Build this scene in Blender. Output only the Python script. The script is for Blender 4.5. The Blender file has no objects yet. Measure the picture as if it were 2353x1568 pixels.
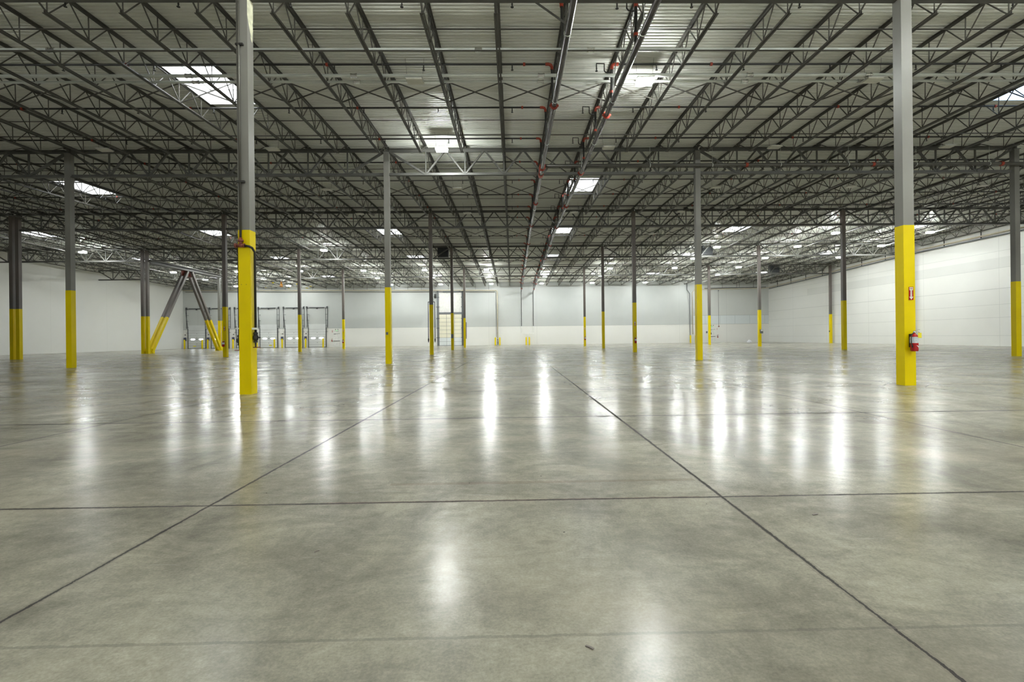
import bpy, math, random
from mathutils import Vector, Matrix
random.seed(7)
FT = 0.3048
PI = math.pi
scn = bpy.context.scene
col = scn.collection

# ------------------------------------------------------------------ building dimensions (feet)
X1 = -19.81                      # column line left of the camera
RA = 37.09                       # nearest column row
R = 41.74                        # row spacing
H = 4.017                        # camera height
GA = 33.23                       # girder top-chord centre height at the nearest row
SL = 0.0209                      # roof slope, ridge over the third row
DW = 256.0                       # far wall
XL, XR = -169.8, 135.2           # side walls
YN = -48.0                       # wall behind the camera
YB = 12.2                        # top of the yellow paint
COLX = {-2: -119.81, -1: -69.81, 0: -19.81, 1: 30.19, 2: 82.6, 3: 134.1}
ROWY = [RA + R * i for i in range(5)]
RIDGE = RA + 2 * R


def G(y):
    return GA + SL * (y - RA) if y < RIDGE else GA + SL * (4 * R - (y - RA))


JX = []
edges = [XL, -119.81, -69.81, -19.81, 30.19, 82.6, 134.1]
for a, b in zip(edges, edges[1:]):
    for k in range(8):
        JX.append(a + (b - a) * k / 8)
JX.append(134.1)
JX = JX[1:]

# ------------------------------------------------------------------ camera (measured from the photograph)
F_PX, YAW, PITCH, ROLL, SX, SY = 1126.07, 0.01849, 0.00024, 0.01145, 21.93, -9.17


def proj(x, y, z):
    z -= H
    c, s = math.cos(YAW), math.sin(YAW)
    x, y = c * x - s * y, s * x + c * y
    c, s = math.cos(PITCH), math.sin(PITCH)
    y, z = c * y + s * z, -s * y + c * z
    if y < 0.5:
        return (-9999, -9999)
    u, v = F_PX * x / y, -F_PX * z / y
    c, s = math.cos(ROLL), math.sin(ROLL)
    u, v = c * u + s * v, -s * u + c * v
    return 1176.5 + SX + u, 784 + SY + v


def in_view(x, y, z, m=0):
    u, v = proj(x, y, z)
    return -m <= u <= 2353 + m and -m <= v <= 1568 + m


fwd = Vector((math.sin(YAW) * math.cos(PITCH), math.cos(YAW) * math.cos(PITCH), math.sin(PITCH)))
right0 = fwd.cross(Vector((0, 0, 1))).normalized()
up0 = right0.cross(fwd).normalized()
cr, sr = math.cos(ROLL), math.sin(ROLL)
rt = cr * right0 - sr * up0
up = sr * right0 + cr * up0
M = Matrix((rt, up, -fwd)).transposed().to_4x4()
M.translation = Vector((0, 0, H * FT))
cd = bpy.data.cameras.new('camera')
cam = bpy.data.objects.new('camera', cd)
col.objects.link(cam)
cam.matrix_world = M
cd.sensor_fit = 'HORIZONTAL'
cd.sensor_width = 36
cd.lens = F_PX / 2353 * 36
cd.shift_x = -SX / 2353
cd.shift_y = SY / 2353
cd.clip_start = 0.05
cd.clip_end = 500
scn.camera = cam

# ------------------------------------------------------------------ materials
def nodes_of(m):
    m.use_nodes = True
    nt = m.node_tree
    return nt, nt.nodes.get('Principled BSDF')


def mat(name, c1, c2=None, rough=0.5, metal=0.0, scale=3.0, emit=None, estr=0.0, bump=0.0, spec=0.5, detail=4):
    m = bpy.data.materials.new(name)
    nt, p = nodes_of(m)
    c2 = c2 or tuple(v * 0.85 for v in c1)
    tc = nt.nodes.new('ShaderNodeTexCoord')
    n = nt.nodes.new('ShaderNodeTexNoise')
    n.inputs['Scale'].default_value = scale
    n.inputs['Detail'].default_value = detail
    nt.links.new(tc.outputs['Object'], n.inputs['Vector'])
    r = nt.nodes.new('ShaderNodeValToRGB')
    r.color_ramp.elements[0].position = 0.35
    r.color_ramp.elements[1].position = 0.65
    r.color_ramp.elements[0].color = (*c2, 1)
    r.color_ramp.elements[1].color = (*c1, 1)
    nt.links.new(n.outputs['Fac'], r.inputs['Fac'])
    nt.links.new(r.outputs['Color'], p.inputs['Base Color'])
    p.inputs['Roughness'].default_value = rough
    p.inputs['Metallic'].default_value = metal
    p.inputs['Specular IOR Level'].default_value = spec
    if emit:
        p.inputs['Emission Color'].default_value = (*emit, 1)
        p.inputs['Emission Strength'].default_value = estr
    if bump:
        b = nt.nodes.new('ShaderNodeBump')
        b.inputs['Strength'].default_value = bump
        b.inputs['Distance'].default_value = 0.01
        nt.links.new(n.outputs['Fac'], b.inputs['Height'])
        nt.links.new(b.outputs['Normal'], p.inputs['Normal'])
    return m


class NG:
    """small helper for building node maths"""
    def __init__(s, m):
        s.nt, s.p = nodes_of(m)
        g = s.nt.nodes.new('ShaderNodeNewGeometry')
        sep = s.nt.nodes.new('ShaderNodeSeparateXYZ')
        s.nt.links.new(g.outputs['Position'], sep.inputs[0])
        s.pos = g.outputs['Position']
        s.x = s.m('DIVIDE', sep.outputs[0], FT)
        s.y = s.m('DIVIDE', sep.outputs[1], FT)
        s.z = s.m('DIVIDE', sep.outputs[2], FT)

    def m(s, op, *a):
        n = s.nt.nodes.new('ShaderNodeMath')
        n.operation = op
        for i, v in enumerate(a):
            if isinstance(v, (int, float)):
                n.inputs[i].default_value = v
            else:
                s.nt.links.new(v, n.inputs[i])
        return n.outputs[0]

    def noise(s, scale, detail=4, rough=0.5, vec=None, stretch=None, dist=0.0):
        v = vec or s.pos
        if stretch:
            mp = s.nt.nodes.new('ShaderNodeMapping')
            s.nt.links.new(v, mp.inputs['Vector'])
            mp.inputs['Scale'].default_value = stretch
            v = mp.outputs[0]
        n = s.nt.nodes.new('ShaderNodeTexNoise')
        n.inputs['Scale'].default_value = scale
        n.inputs['Detail'].default_value = detail
        n.inputs['Roughness'].default_value = rough
        n.inputs['Distortion'].default_value = dist
        s.nt.links.new(v, n.inputs['Vector'])
        return n.outputs['Fac']

    def ramp(s, f, stops):
        r = s.nt.nodes.new('ShaderNodeValToRGB')
        el = r.color_ramp.elements
        while len(el) < len(stops):
            el.new(0.5)
        for e, (p, c) in zip(el, stops):
            e.position = p
            e.color = (*c, 1) if not isinstance(c, (int, float)) else (c, c, c, 1)
        s.nt.links.new(f, r.inputs['Fac'])
        return r.outputs['Color']

    def mix(s, f, a, b, mode='MIX'):
        n = s.nt.nodes.new('ShaderNodeMix')
        n.data_type = 'RGBA'
        n.blend_type = mode
        for i, v in ((0, f), (6, a), (7, b)):
            if isinstance(v, (int, float)):
                n.inputs[i].default_value = v if i == 0 else (v, v, v, 1)
            elif isinstance(v, tuple):
                n.inputs[i].default_value = (*v, 1)
            else:
                s.nt.links.new(v, n.inputs[i])
        return n.outputs[2]

    def line(s, coord, at, w):
        """1 inside a line of half-width w around coord == at"""
        d = s.m('ABSOLUTE', s.m('SUBTRACT', coord, at))
        return s.m('LESS_THAN', d, w)

    def periodic(s, coord, at, step, w):
        t = s.m('SUBTRACT', coord, at)
        d = s.m('PINGPONG', t, step / 2)
        # distance to nearest multiple of step
        k = s.m('MODULO', s.m('ADD', s.m('ABSOLUTE', t), step / 2), step)
        d = s.m('ABSOLUTE', s.m('SUBTRACT', k, step / 2))
        return s.m('LESS_THAN', d, w)

    def ge(s, a, v):
        return s.m('GREATER_THAN', a, v)

    def lt(s, a, v):
        return s.m('LESS_THAN', a, v)


# floor: polished concrete with sawn joints, worn edges, stains and fine scratches
M_FLOOR = bpy.data.materials.new('polished_concrete')
g = NG(M_FLOOR)
big = g.noise(0.22, 3, 0.6, dist=0.6)
mid = g.noise(1.1, 5, 0.62, stretch=(1, 0.55, 1), dist=0.8)
fine = g.noise(14, 3, 0.7)
base = g.ramp(big, [(0.3, (0.265, 0.249, 0.205)), (0.5, (0.350, 0.333, 0.283)), (0.7, (0.445, 0.427, 0.376))])
base = g.mix(0.75, base, g.ramp(mid, [(0.32, (0.58, 0.58, 0.56)), (0.64, (1.15, 1.14, 1.10))]), 'MULTIPLY')
mott = g.noise(2.6, 4, 0.7, stretch=(0.55, 1.0, 1), dist=1.2)
base = g.mix(0.6, base, g.ramp(mott, [(0.36, (0.72, 0.72, 0.70)), (0.62, (1.15, 1.15, 1.13))]), 'MULTIPLY')
base = g.mix(0.55, base, g.ramp(fine, [(0.3, (0.72, 0.72, 0.72)), (0.7, (1.12, 1.12, 1.12))]), 'MULTIPLY')
grain = g.noise(70, 2, 0.75)
base = g.mix(0.45, base, g.ramp(grain, [(0.35, (0.72, 0.72, 0.72)), (0.65, (1.22, 1.22, 1.2))]), 'MULTIPLY')
warm = g.noise(0.5, 3, 0.5, stretch=(0.6, 1.3, 1))
base = g.mix(g.m('MULTIPLY', g.ramp(warm, [(0.52, 0.0), (0.7, 1.0)]), 0.35), base, (0.40, 0.35, 0.27))
# stretched drag and tyre marks
drag = g.noise(0.8, 4, 0.65, stretch=(0.25, 2.2, 1), dist=0.5)
base = g.mix(g.m('MULTIPLY', g.ramp(drag, [(0.60, 0.0), (0.68, 1.0)]), 0.22), base, (0.14, 0.14, 0.125))
scr = g.noise(2.2, 3, 0.5, stretch=(1.0, 9.0, 1), dist=1.5)
base = g.mix(g.m('MULTIPLY', g.ramp(scr, [(0.71, 0.0), (0.725, 1.0)]), 0.14), base, (0.55, 0.55, 0.52))
# joints
wob = g.m('MULTIPLY', g.m('SUBTRACT', g.noise(7.0, 5, 0.85), 0.5), 0.12)
wid = g.m('ADD', g.m('MULTIPLY', g.noise(1.6, 4, 0.7), 0.05), 0.006)
xx = g.m('ADD', g.x, wob)
yy = g.m('ADD', g.y, wob)


def perdist(c, at, step):
    t = g.m('ADD', g.m('SUBTRACT', c, at), step * 200.5)
    return g.m('ABSOLUTE', g.m('SUBTRACT', g.m('MODULO', t, step), step / 2))


dx = perdist(xx, 5.14, 12.55)
dy_near = perdist(yy, 36.9, 12.42)
dy_far = perdist(yy, 36.9, R / 3)
farm = g.ge(g.y, 37.5)
dy = g.m('ADD', g.m('MULTIPLY', dy_far, farm), g.m('MULTIPLY', dy_near, g.m('SUBTRACT', 1.0, farm)))
strong = g.m('LESS_THAN', g.m('ABSOLUTE', g.m('ADD', g.x, 1.1)), 8.0)
farx = g.m('MINIMUM', g.m('DIVIDE', g.y, 30.0), 1.0)
wx = g.m('MULTIPLY', wid, g.m('ADD', 0.62, g.m('MULTIPLY', farx, 1.2)))
nearj = g.lt(g.y, 20.0)
wy = g.m('MULTIPLY', wid, g.m('SUBTRACT', 2.6, g.m('MULTIPLY', nearj, 1.5)))
jn = g.m('MAXIMUM', g.m('LESS_THAN', dx, wx), g.m('LESS_THAN', dy, wy))
# halo of worn concrete along a joint
halo = g.m('LESS_THAN', g.m('MINIMUM', dx, dy), g.m('MULTIPLY', g.noise(5, 4, 0.8), 0.13))
base = g.mix(g.m('MULTIPLY', halo, 0.45), base, (0.20, 0.175, 0.15))
redj = g.m('MULTIPLY', g.m('LESS_THAN', g.m('ABSOLUTE', g.m('SUBTRACT', yy, 12.07)), 0.055), g.m('LESS_THAN', g.m('ABSOLUTE', g.x), 4.6))
base = g.mix(g.m('MULTIPLY', redj, 0.35), base, (0.22, 0.10, 0.08))
base = g.mix(g.m('MULTIPLY', jn, 0.95), base, (0.018, 0.015, 0.012))
# column isolation joints: a square turned by 45 degrees around each column
for cx in (-69.81, -19.81, 30.19, 82.6):
    for cyy in (ROWY[:1] if cx in (-19.81, 30.19) else []) + (ROWY[1:2] if cx > -30 else []):
        d = g.m('ADD', g.m('ABSOLUTE', g.m('SUBTRACT', g.x, cx)), g.m('ABSOLUTE', g.m('SUBTRACT', g.y, cyy)))
        base = g.mix(g.m('MULTIPLY', g.m('LESS_THAN', g.m('ABSOLUTE', g.m('SUBTRACT', d, 1.75)), 0.08), 0.9), base, (0.06, 0.05, 0.045))
        base = g.mix(g.m('MULTIPLY', g.m('LESS_THAN', d, 1.75), 0.45), base, (0.20, 0.17, 0.14))
# faint long line close to the camera, tyre-arc marks
base = g.mix(g.m('MULTIPLY', g.m('LESS_THAN', g.m('ABSOLUTE', g.m('SUBTRACT', yy, 6.58)), 0.03), 0.35), base, (0.12, 0.11, 0.10))
for (ax, ay, ar) in ((9.5, 9.2, 3.4), (-11.0, 22.0, 6.0), (4.0, 31.5, 3.3)):
    dd = g.m('SQRT', g.m('ADD', g.m('POWER', g.m('SUBTRACT', g.x, ax), 2.0), g.m('POWER', g.m('SUBTRACT', g.y, ay), 2.0)))
    arc = g.m('LESS_THAN', g.m('ABSOLUTE', g.m('SUBTRACT', dd, ar)), 0.02 + ar * 0.002)
    arc = g.m('MULTIPLY', arc, g.ramp(g.noise(0.5, 2), [(0.5, 0.0), (0.56, 1.0)]))
    base = g.mix(g.m('MULTIPLY', arc, 0.25), base, (0.13, 0.12, 0.11))
# reddish dragged band beyond the cross joint, and loose smudges
bandw = g.m('MULTIPLY', g.m('LESS_THAN', g.m('ABSOLUTE', g.m('SUBTRACT', yy, 13.55)), g.m('MULTIPLY', g.noise(1.5, 4, 0.7), 0.22)),
            g.m('LESS_THAN', g.m('ABSOLUTE', g.m('SUBTRACT', g.x, 0.8)), 4.2))
base = g.mix(g.m('MULTIPLY', bandw, 0.28), base, (0.19, 0.12, 0.09))
smu = g.noise(1.7, 3, 0.75, stretch=(0.7, 1.6, 1), dist=0.4)
base = g.mix(g.m('MULTIPLY', g.ramp(smu, [(0.66, 0.0), (0.72, 1.0)]), 0.3), base, (0.13, 0.12, 0.10))
# specks
vo = g.nt.nodes.new('ShaderNodeTexVoronoi')
vo.inputs['Scale'].default_value = 3.6
g.nt.links.new(g.pos, vo.inputs['Vector'])
spk = g.m('MULTIPLY', g.m('LESS_THAN', vo.outputs['Distance'], 0.03), g.ge(g.noise(0.9, 2), 0.52))
base = g.mix(g.m('MULTIPLY', spk, 0.85), base, (0.03, 0.028, 0.022))
g.nt.links.new(base, g.p.inputs['Base Color'])
rr = g.ramp(g.noise(0.4, 2, 0.5, stretch=(0.7, 1.4, 1)), [(0.3, 0.19), (0.7, 0.27)])
rr = g.m('ADD', rr, g.m('MULTIPLY', jn, 0.5))
g.nt.links.new(rr, g.p.inputs['Roughness'])
g.p.inputs['Specular IOR Level'].default_value = 0.38

# far wall: blue-grey paint above a white lower band, panel joints
M_FAR = bpy.data.materials.new('painted_panel_far')
g = NG(M_FAR)
n1 = g.noise(0.12, 5, 0.6, stretch=(1, 1, 0.6))
upc = g.ramp(n1, [(0.3, (0.50, 0.525, 0.52)), (0.7, (0.575, 0.59, 0.575))])
loc = g.ramp(n1, [(0.3, (0.74, 0.735, 0.70)), (0.7, (0.79, 0.785, 0.755))])
panel = g.ramp(n1, [(0.3, (0.66, 0.70, 0.71)), (0.7, (0.70, 0.74, 0.75))])
c = g.mix(g.lt(g.z, 9.75), upc, loc)
pm = g.m('MULTIPLY', g.m('MULTIPLY', g.ge(g.z, 9.75), g.lt(g.z, 14.3)), g.ge(g.x, 95.0))
c = g.mix(pm, c, panel)
cream = g.m('MULTIPLY', g.ge(g.x, 97.0), g.ge(g.z, 14.3))
c = g.mix(g.m('MULTIPLY', cream, 0.35), c, (0.74, 0.74, 0.70))
vj = g.m('LESS_THAN', g.m('ABSOLUTE', g.m('SUBTRACT', g.m('MODULO', g.m('ADD', g.x, 1024.7), 25.0), 12.5)), 0.09)
hj = g.m('MAXIMUM', g.line(g.z, 9.75, 0.10), g.m('MULTIPLY', g.line(g.z, 14.3, 0.10), g.ge(g.x, 95.0)))
pj = g.m('MULTIPLY', pm, g.m('LESS_THAN', g.m('ABSOLUTE', g.m('SUBTRACT', g.m('MODULO', g.m('ADD', g.x, 1000.6), 7.9), 3.95)), 0.08))
c = g.mix(g.m('MULTIPLY', g.m('MAXIMUM', pj, hj), 0.55), c, (0.30, 0.32, 0.33))
c = g.mix(g.m('MULTIPLY', vj, 0.22), c, (0.30, 0.32, 0.33))
g.nt.links.new(c, g.p.inputs['Base Color'])
g.p.inputs['Roughness'].default_value = 0.42

M_SIDE = bpy.data.materials.new('painted_panel_side')
g = NG(M_SIDE)
n1 = g.noise(0.10, 5, 0.6)
c = g.ramp(n1, [(0.3, (0.72, 0.72, 0.69)), (0.7, (0.78, 0.78, 0.75))])
onr = g.ge(g.x, 100.0)
hl = g.line(g.z, 16.0, 0.07)
for zz in (11.6, 8.0, 2.95, 26.4, 21.7):
    hl = g.m('MAXIMUM', hl, g.line(g.z, zz, 0.045))
vl = g.m('LESS_THAN', g.m('ABSOLUTE', g.m('SUBTRACT', g.m('MODULO', g.m('ADD', g.y, 1004.0), 25.0), 12.5)), 0.07)
lines = g.m('MULTIPLY', g.m('MAXIMUM', hl, g.m('MULTIPLY', vl, 0.6)), onr)
patch = g.m('MULTIPLY', g.m('MULTIPLY', g.ge(g.z, 21.7), g.lt(g.z, 24.6)), g.m('MULTIPLY', g.ge(g.y, 100.0), g.lt(g.y, 222.0)))
c = g.mix(g.m('MULTIPLY', g.m('MULTIPLY', patch, onr), 0.30), c, (0.50, 0.51, 0.49))
c = g.mix(g.m('MULTIPLY', lines, 0.5), c, (0.35, 0.36, 0.36))
lv = g.m('MULTIPLY', vl, g.m('SUBTRACT', 1.0, onr))
c = g.mix(g.m('MULTIPLY', lv, 0.18), c, (0.4, 0.4, 0.38))
g.nt.links.new(c, g.p.inputs['Base Color'])
g.p.inputs['Roughness'].default_value = 0.5

M_DECK = mat('galvanised_deck', (0.84, 0.85, 0.79), (0.75, 0.76, 0.70), rough=0.42, metal=0.0, scale=0.35)
M_STEEL = mat('grey_shop_paint', (0.105, 0.100, 0.084), (0.075, 0.070, 0.060), rough=0.5, scale=1.2)
M_STEEL2 = mat('girder_paint', (0.115, 0.114, 0.102), (0.085, 0.084, 0.075), rough=0.48, scale=0.8)
M_SHAFT = mat('grey_column_paint', (0.22, 0.215, 0.195), (0.17, 0.16, 0.145), rough=0.42, scale=0.5, detail=6)
M_RUST = mat('primer_column_paint', (0.19, 0.155, 0.14), (0.13, 0.12, 0.11), rough=0.5, scale=0.35, detail=6)
M_YEL = mat('yellow_paint', (0.82, 0.645, 0.0), (0.77, 0.59, 0.0), rough=0.34, scale=0.7, spec=0.18)
M_BLACK = mat('black_pipe', (0.022, 0.021, 0.019), rough=0.38, scale=3)
M_MAIN = mat('dark_galvanised_pipe', (0.12, 0.11, 0.107), (0.065, 0.06, 0.057), rough=0.27, metal=0.45, scale=1.2)
M_CROSS = mat('weathered_pipe', (0.10, 0.095, 0.08), rough=0.4, metal=0.3, scale=2)
M_GALV = mat('galvanised_conduit', (0.80, 0.83, 0.78), (0.70, 0.73, 0.69), rough=0.3, metal=0.12, scale=2)
M_RED = mat('red_coupling', (0.36, 0.045, 0.02), rough=0.4, scale=4)
M_REDB = mat('brown_red_fitting', (0.23, 0.055, 0.035), rough=0.4, scale=4)
M_EXT = mat('extinguisher_red', (0.45, 0.008, 0.012), rough=0.18, scale=3)
M_WHITE = mat('white_enamel', (0.80, 0.80, 0.77), rough=0.4, scale=3)
M_LABEL = mat('printed_label', (0.70, 0.74, 0.76), (0.48, 0.53, 0.57), rough=0.5, scale=28)
M_TAG = mat('yellow_tag', (0.90, 0.78, 0.02), rough=0.5)
M_CHROME = mat('bright_metal', (0.7, 0.7, 0.7), rough=0.2, metal=1.0)
M_RUBBER = mat('black_rubber', (0.02, 0.02, 0.02), rough=0.6)
M_CREAM = mat('cream_pipe_paint', (0.66, 0.60, 0.46), (0.55, 0.49, 0.37), rough=0.4, scale=1)
M_DOOR = mat('white_sectional_door', (0.72, 0.74, 0.74), rough=0.4, scale=0.5)
M_CDOOR = mat('cream_insulated_panel', (0.80, 0.77, 0.62), (0.74, 0.71, 0.57), rough=0.5, scale=0.4)
M_WDOOR = mat('pale_insulated_panel', (0.78, 0.82, 0.82), rough=0.5, scale=0.4)
M_TRACK = mat('dark_track_steel', (0.07, 0.075, 0.08), rough=0.5)
M_NAVY = mat('navy_box', (0.06, 0.065, 0.12), rough=0.5)
M_BOXG = mat('grey_box', (0.16, 0.17, 0.18), rough=0.5)
M_HEAT = mat('charcoal_heater', (0.045, 0.05, 0.055), rough=0.5)
M_DIM = mat('translucent_lens_unlit', (0.78, 0.77, 0.68), (0.68, 0.67, 0.58), rough=0.35, scale=4)
M_LENS = mat('lit_lens', (0.9, 0.9, 0.9), rough=0.4, emit=(0.96, 1.0, 0.97), estr=190.0)
M_SKY = mat('skylight_glazing', (0.9, 0.9, 0.9), rough=0.3, emit=(0.90, 0.95, 1.0), estr=5.5)
M_CURB = mat('skylight_curb_paint', (0.66, 0.66, 0.64), rough=0.5)
M_DWIN = mat('daylit_door_window', (0.9, 0.9, 0.9), rough=0.2, emit=(0.82, 0.9, 1.0), estr=5.0)
M_GREEN = mat('green_letters', (0.02, 0.40, 0.06), rough=0.5, emit=(0.1, 0.9, 0.25), estr=0.4)
M_PLASTIC = mat('white_plastic_bag', (0.85, 0.86, 0.90), (0.70, 0.72, 0.78), rough=0.25, scale=8)
M_FAN = mat('silver_fan_blade', (0.75, 0.75, 0.70), rough=0.4)
M_ORANGE = mat('orange_motor', (0.75, 0.33, 0.05), rough=0.4)
M_PEEL = mat('peeling_cream_patch', (0.68, 0.67, 0.50), (0.50, 0.50, 0.36), rough=0.7, scale=9)

# ------------------------------------------------------------------ mesh helpers (coordinates in feet)
class MB:
    def __init__(s):
        s.v = []
        s.f = []

    def box(s, x0, x1, y0, y1, z0, z1):
        n = len(s.v)
        s.v += [(x0, y0, z0), (x1, y0, z0), (x1, y1, z0), (x0, y1, z0), (x0, y0, z1), (x1, y0, z1), (x1, y1, z1), (x0, y1, z1)]
        s.f += [(n, n + 3, n + 2, n + 1), (n + 4, n + 5, n + 6, n + 7), (n, n + 1, n + 5, n + 4), (n + 1, n + 2, n + 6, n + 5),
                (n + 2, n + 3, n + 7, n + 6), (n + 3, n, n + 4, n + 7)]
        return s

    def bar(s, a, b, w, h, side=(1, 0, 0)):
        a, b = Vector(a), Vector(b)
        d = (b - a).normalized()
        u = Vector(side)
        u = (u - d * u.dot(d))
        if u.length < 1e-5:
            u = d.orthogonal()
        u.normalize()
        w2 = d.cross(u)
        n = len(s.v)
        for p in (a, b):
            for i, j in ((-1, -1), (1, -1), (1, 1), (-1, 1)):
                s.v.append(tuple(p + u * (w / 2 * i) + w2 * (h / 2 * j)))
        s.f += [(n, n + 3, n + 2, n + 1), (n + 4, n + 5, n + 6, n + 7), (n, n + 1, n + 5, n + 4), (n + 1, n + 2, n + 6, n + 5),
                (n + 2, n + 3, n + 7, n + 6), (n + 3, n, n + 4, n + 7)]
        return s

    def tube(s, pts, r, n=10, caps=True):
        pts = [Vector(p) for p in pts]
        rings = []
        uprev = None
        for i, p in enumerate(pts):
            if i == 0:
                d = pts[1] - p
            elif i == len(pts) - 1:
                d = p - pts[i - 1]
            else:
                d = (pts[i + 1] - p).normalized() + (p - pts[i - 1]).normalized()
            d.normalize()
            if uprev is None:
                u = d.orthogonal().normalized()
            else:
                u = uprev - d * uprev.dot(d)
                u.normalize()
            uprev = u
            w = d.cross(u)
            k = len(s.v)
            rad = r[i] if isinstance(r, (list, tuple)) else r
            for j in range(n):
                a = 2 * PI * j / n
                s.v.append(tuple(p + u * (rad * math.cos(a)) + w * (rad * math.sin(a))))
            rings.append(k)
        for a, b in zip(rings, rings[1:]):
            for j in range(n):
                s.f.append((a + j, a + (j + 1) % n, b + (j + 1) % n, b + j))
        if caps:
            s.f.append(tuple(rings[0] + j for j in reversed(range(n))))
            s.f.append(tuple(rings[-1] + j for j in range(n)))
        return s

    def lathe(s, c, prof, n=16):
        """prof: list of (radius, z)"""
        return s.tube([(c[0], c[1], c[2] + z) for _, z in prof], [max(r, 0.001) for r, _ in prof], n) if False else s._lathe(c, prof, n)

    def _lathe(s, c, prof, n):
        k0 = len(s.v)
        for r, z in prof:
            for j in range(n):
                a = 2 * PI * j / n
                s.v.append((c[0] + r * math.cos(a), c[1] + r * math.sin(a), c[2] + z))
        for i in range(len(prof) - 1):
            a, b = k0 + i * n, k0 + (i + 1) * n
            for j in range(n):
                s.f.append((a + j, a + (j + 1) % n, b + (j + 1) % n, b + j))
        s.f.append(tuple(k0 + j for j in reversed(range(n))))
        s.f.append(tuple(k0 + (len(prof) - 1) * n + j for j in range(n)))
        return s

    def prism(s, poly, y0, y1):
        """polygon in xz (counter-clockwise seen from -y) extruded y0..y1"""
        n = len(s.v)
        k = len(poly)
        for y in (y0, y1):
            for x, z in poly:
                s.v.append((x, y, z))
        s.f.append(tuple(n + i for i in range(k)))
        s.f.append(tuple(n + k + i for i in reversed(range(k))))
        for i in range(k):
            j = (i + 1) % k
            s.f.append((n + i, n + k + i, n + k + j, n + j))
        return s

    def mesh(s, name, m):
        me = bpy.data.meshes.new(name)
        me.from_pydata([(a * FT, b * FT, c * FT) for a, b, c in s.v], [], s.f)
        me.materials.append(m)
        me.update()
        return me

    def build(s, name, m, parent=None, loc=None, smooth=False):
        me = s.mesh(name, m)
        if smooth:
            for p in me.polygons:
                if len(p.vertices) == 4:
                    p.use_smooth = True
        return link(name, me, parent, loc)


def link(name, me, parent=None, loc=None, rot=None):
    o = bpy.data.objects.new(name, me)
    col.objects.link(o)
    if parent is not None:
        o.parent = parent
    if loc:
        o.location = [v * FT for v in loc]
    if rot:
        o.rotation_euler = rot
    return o


def tag(o, label=None, cat=None, group=None, kind='thing'):
    if label:
        o['label'] = label
    if cat:
        o['category'] = cat
    if group:
        o['group'] = group
    if kind:
        o['kind'] = kind
    return o


def thing(name, label, cat, loc=(0, 0, 0), rot=None, group=None):
    o = link(name, None, None, loc, rot)
    o.empty_display_size = 0.2
    return tag(o, label, cat, group)


def structure(o):
    o['kind'] = 'structure'
    return o


ORD = ['zeroth', 'first', 'second', 'third', 'fourth', 'fifth', 'sixth', 'seventh', 'eighth', 'ninth', 'tenth', 'eleventh', 'twelfth',
       'thirteenth', 'fourteenth', 'fifteenth', 'sixteenth', 'seventeenth', 'eighteenth', 'nineteenth']
TENS = {20: 'twentieth', 30: 'thirtieth', 40: 'fortieth', 50: 'fiftieth'}
TW = {20: 'twenty', 30: 'thirty', 40: 'forty', 50: 'fifty'}


def ordn(n):
    if n < 20:
        return ORD[n]
    t, u = n // 10 * 10, n % 10
    return TENS[t] if u == 0 else TW[t] + '-' + ORD[u]


BAY = ['nearest', 'second', 'third', 'fourth', 'farthest']

# ------------------------------------------------------------------ setting
structure(MB().box(XL - 1, XR + 1, YN - 1, DW + 1, -0.6, 0).build('floor', M_FLOOR))
structure(MB().box(XL - 1, XR + 1, DW, DW + 0.8, 0, 36).build('wall_far', M_FAR))
structure(MB().box(XL - 0.8, XL, YN, DW, 0, 37.5).build('wall_left', M_SIDE))
structure(MB().box(XR, XR + 0.8, YN, DW, 0, 37.5).build('wall_right', M_SIDE))
structure(MB().box(XL, XR, YN - 0.8, YN, 0, 37.5).build('wall_near', M_SIDE))

# skylight openings
SKX = [(-135.4, 5.7), (-85.4, 5.7), (-35.43, 5.7), (14.57, 5.7), (66.2, 5.9), (118.0, 5.8)]
BC = [57.96, 99.7, 141.4, 183.2, 230.0]
SKY_AT = [(0, 2), (0, 4), (1, 1), (1, 3), (1, 5)] + [(b, k) for b in (2, 3, 4) for k in range(6)]
SLY = 8.8
holes = set()
for b, k in SKY_AT:
    holes.add((k, b))
xb = [XL - 0.8]
for cx, w in SKX:
    xb += [cx - w / 2, cx + w / 2]
xb.append(XR + 0.8)


def deck_z(y):
    return G(y) + 0.73


# profile breakpoints of the ribbed deck
ys, zs = [], []
y = YN - 0.8
pitch = 0.5
while y < DW + 0.8:
    for dy_, dz_ in ((0, 0), (0.20, 0), (0.245, 0.12), (0.455, 0.12)):
        ys.append(y + dy_)
        zs.append(deck_z(y + dy_) + dz_)
    y += pitch
dk = MB()
ny = len(ys)
for x in xb:
    for yv, zv in zip(ys, zs):
        dk.v.append((x, yv, zv))
hy = {b: (BC[b] + 0.9 - SLY / 2, BC[b] + 0.9 + SLY / 2) for b in range(5)}
snap = {}
for b, (a, c_) in hy.items():
    ia = min(range(0, ny, 4), key=lambda i: abs(ys[i] - a))
    ic = min(range(1, ny, 4), key=lambda i: abs(ys[i] - c_))
    snap[b] = (ia, ic)
for i in range(len(xb) - 1):
    sk = (i - 1) // 2 if i % 2 == 1 else None
    skip = [snap[b] for b in range(5) if sk is not None and (sk, b) in holes]
    for j in range(ny - 1):
        if any(a <= j < c_ for a, c_ in skip):
            continue
        p, q = i * ny + j, (i + 1) * ny + j
        dk.f.append((p, p + 1, q + 1, q))
structure(dk.build('ceiling', M_DECK))

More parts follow.
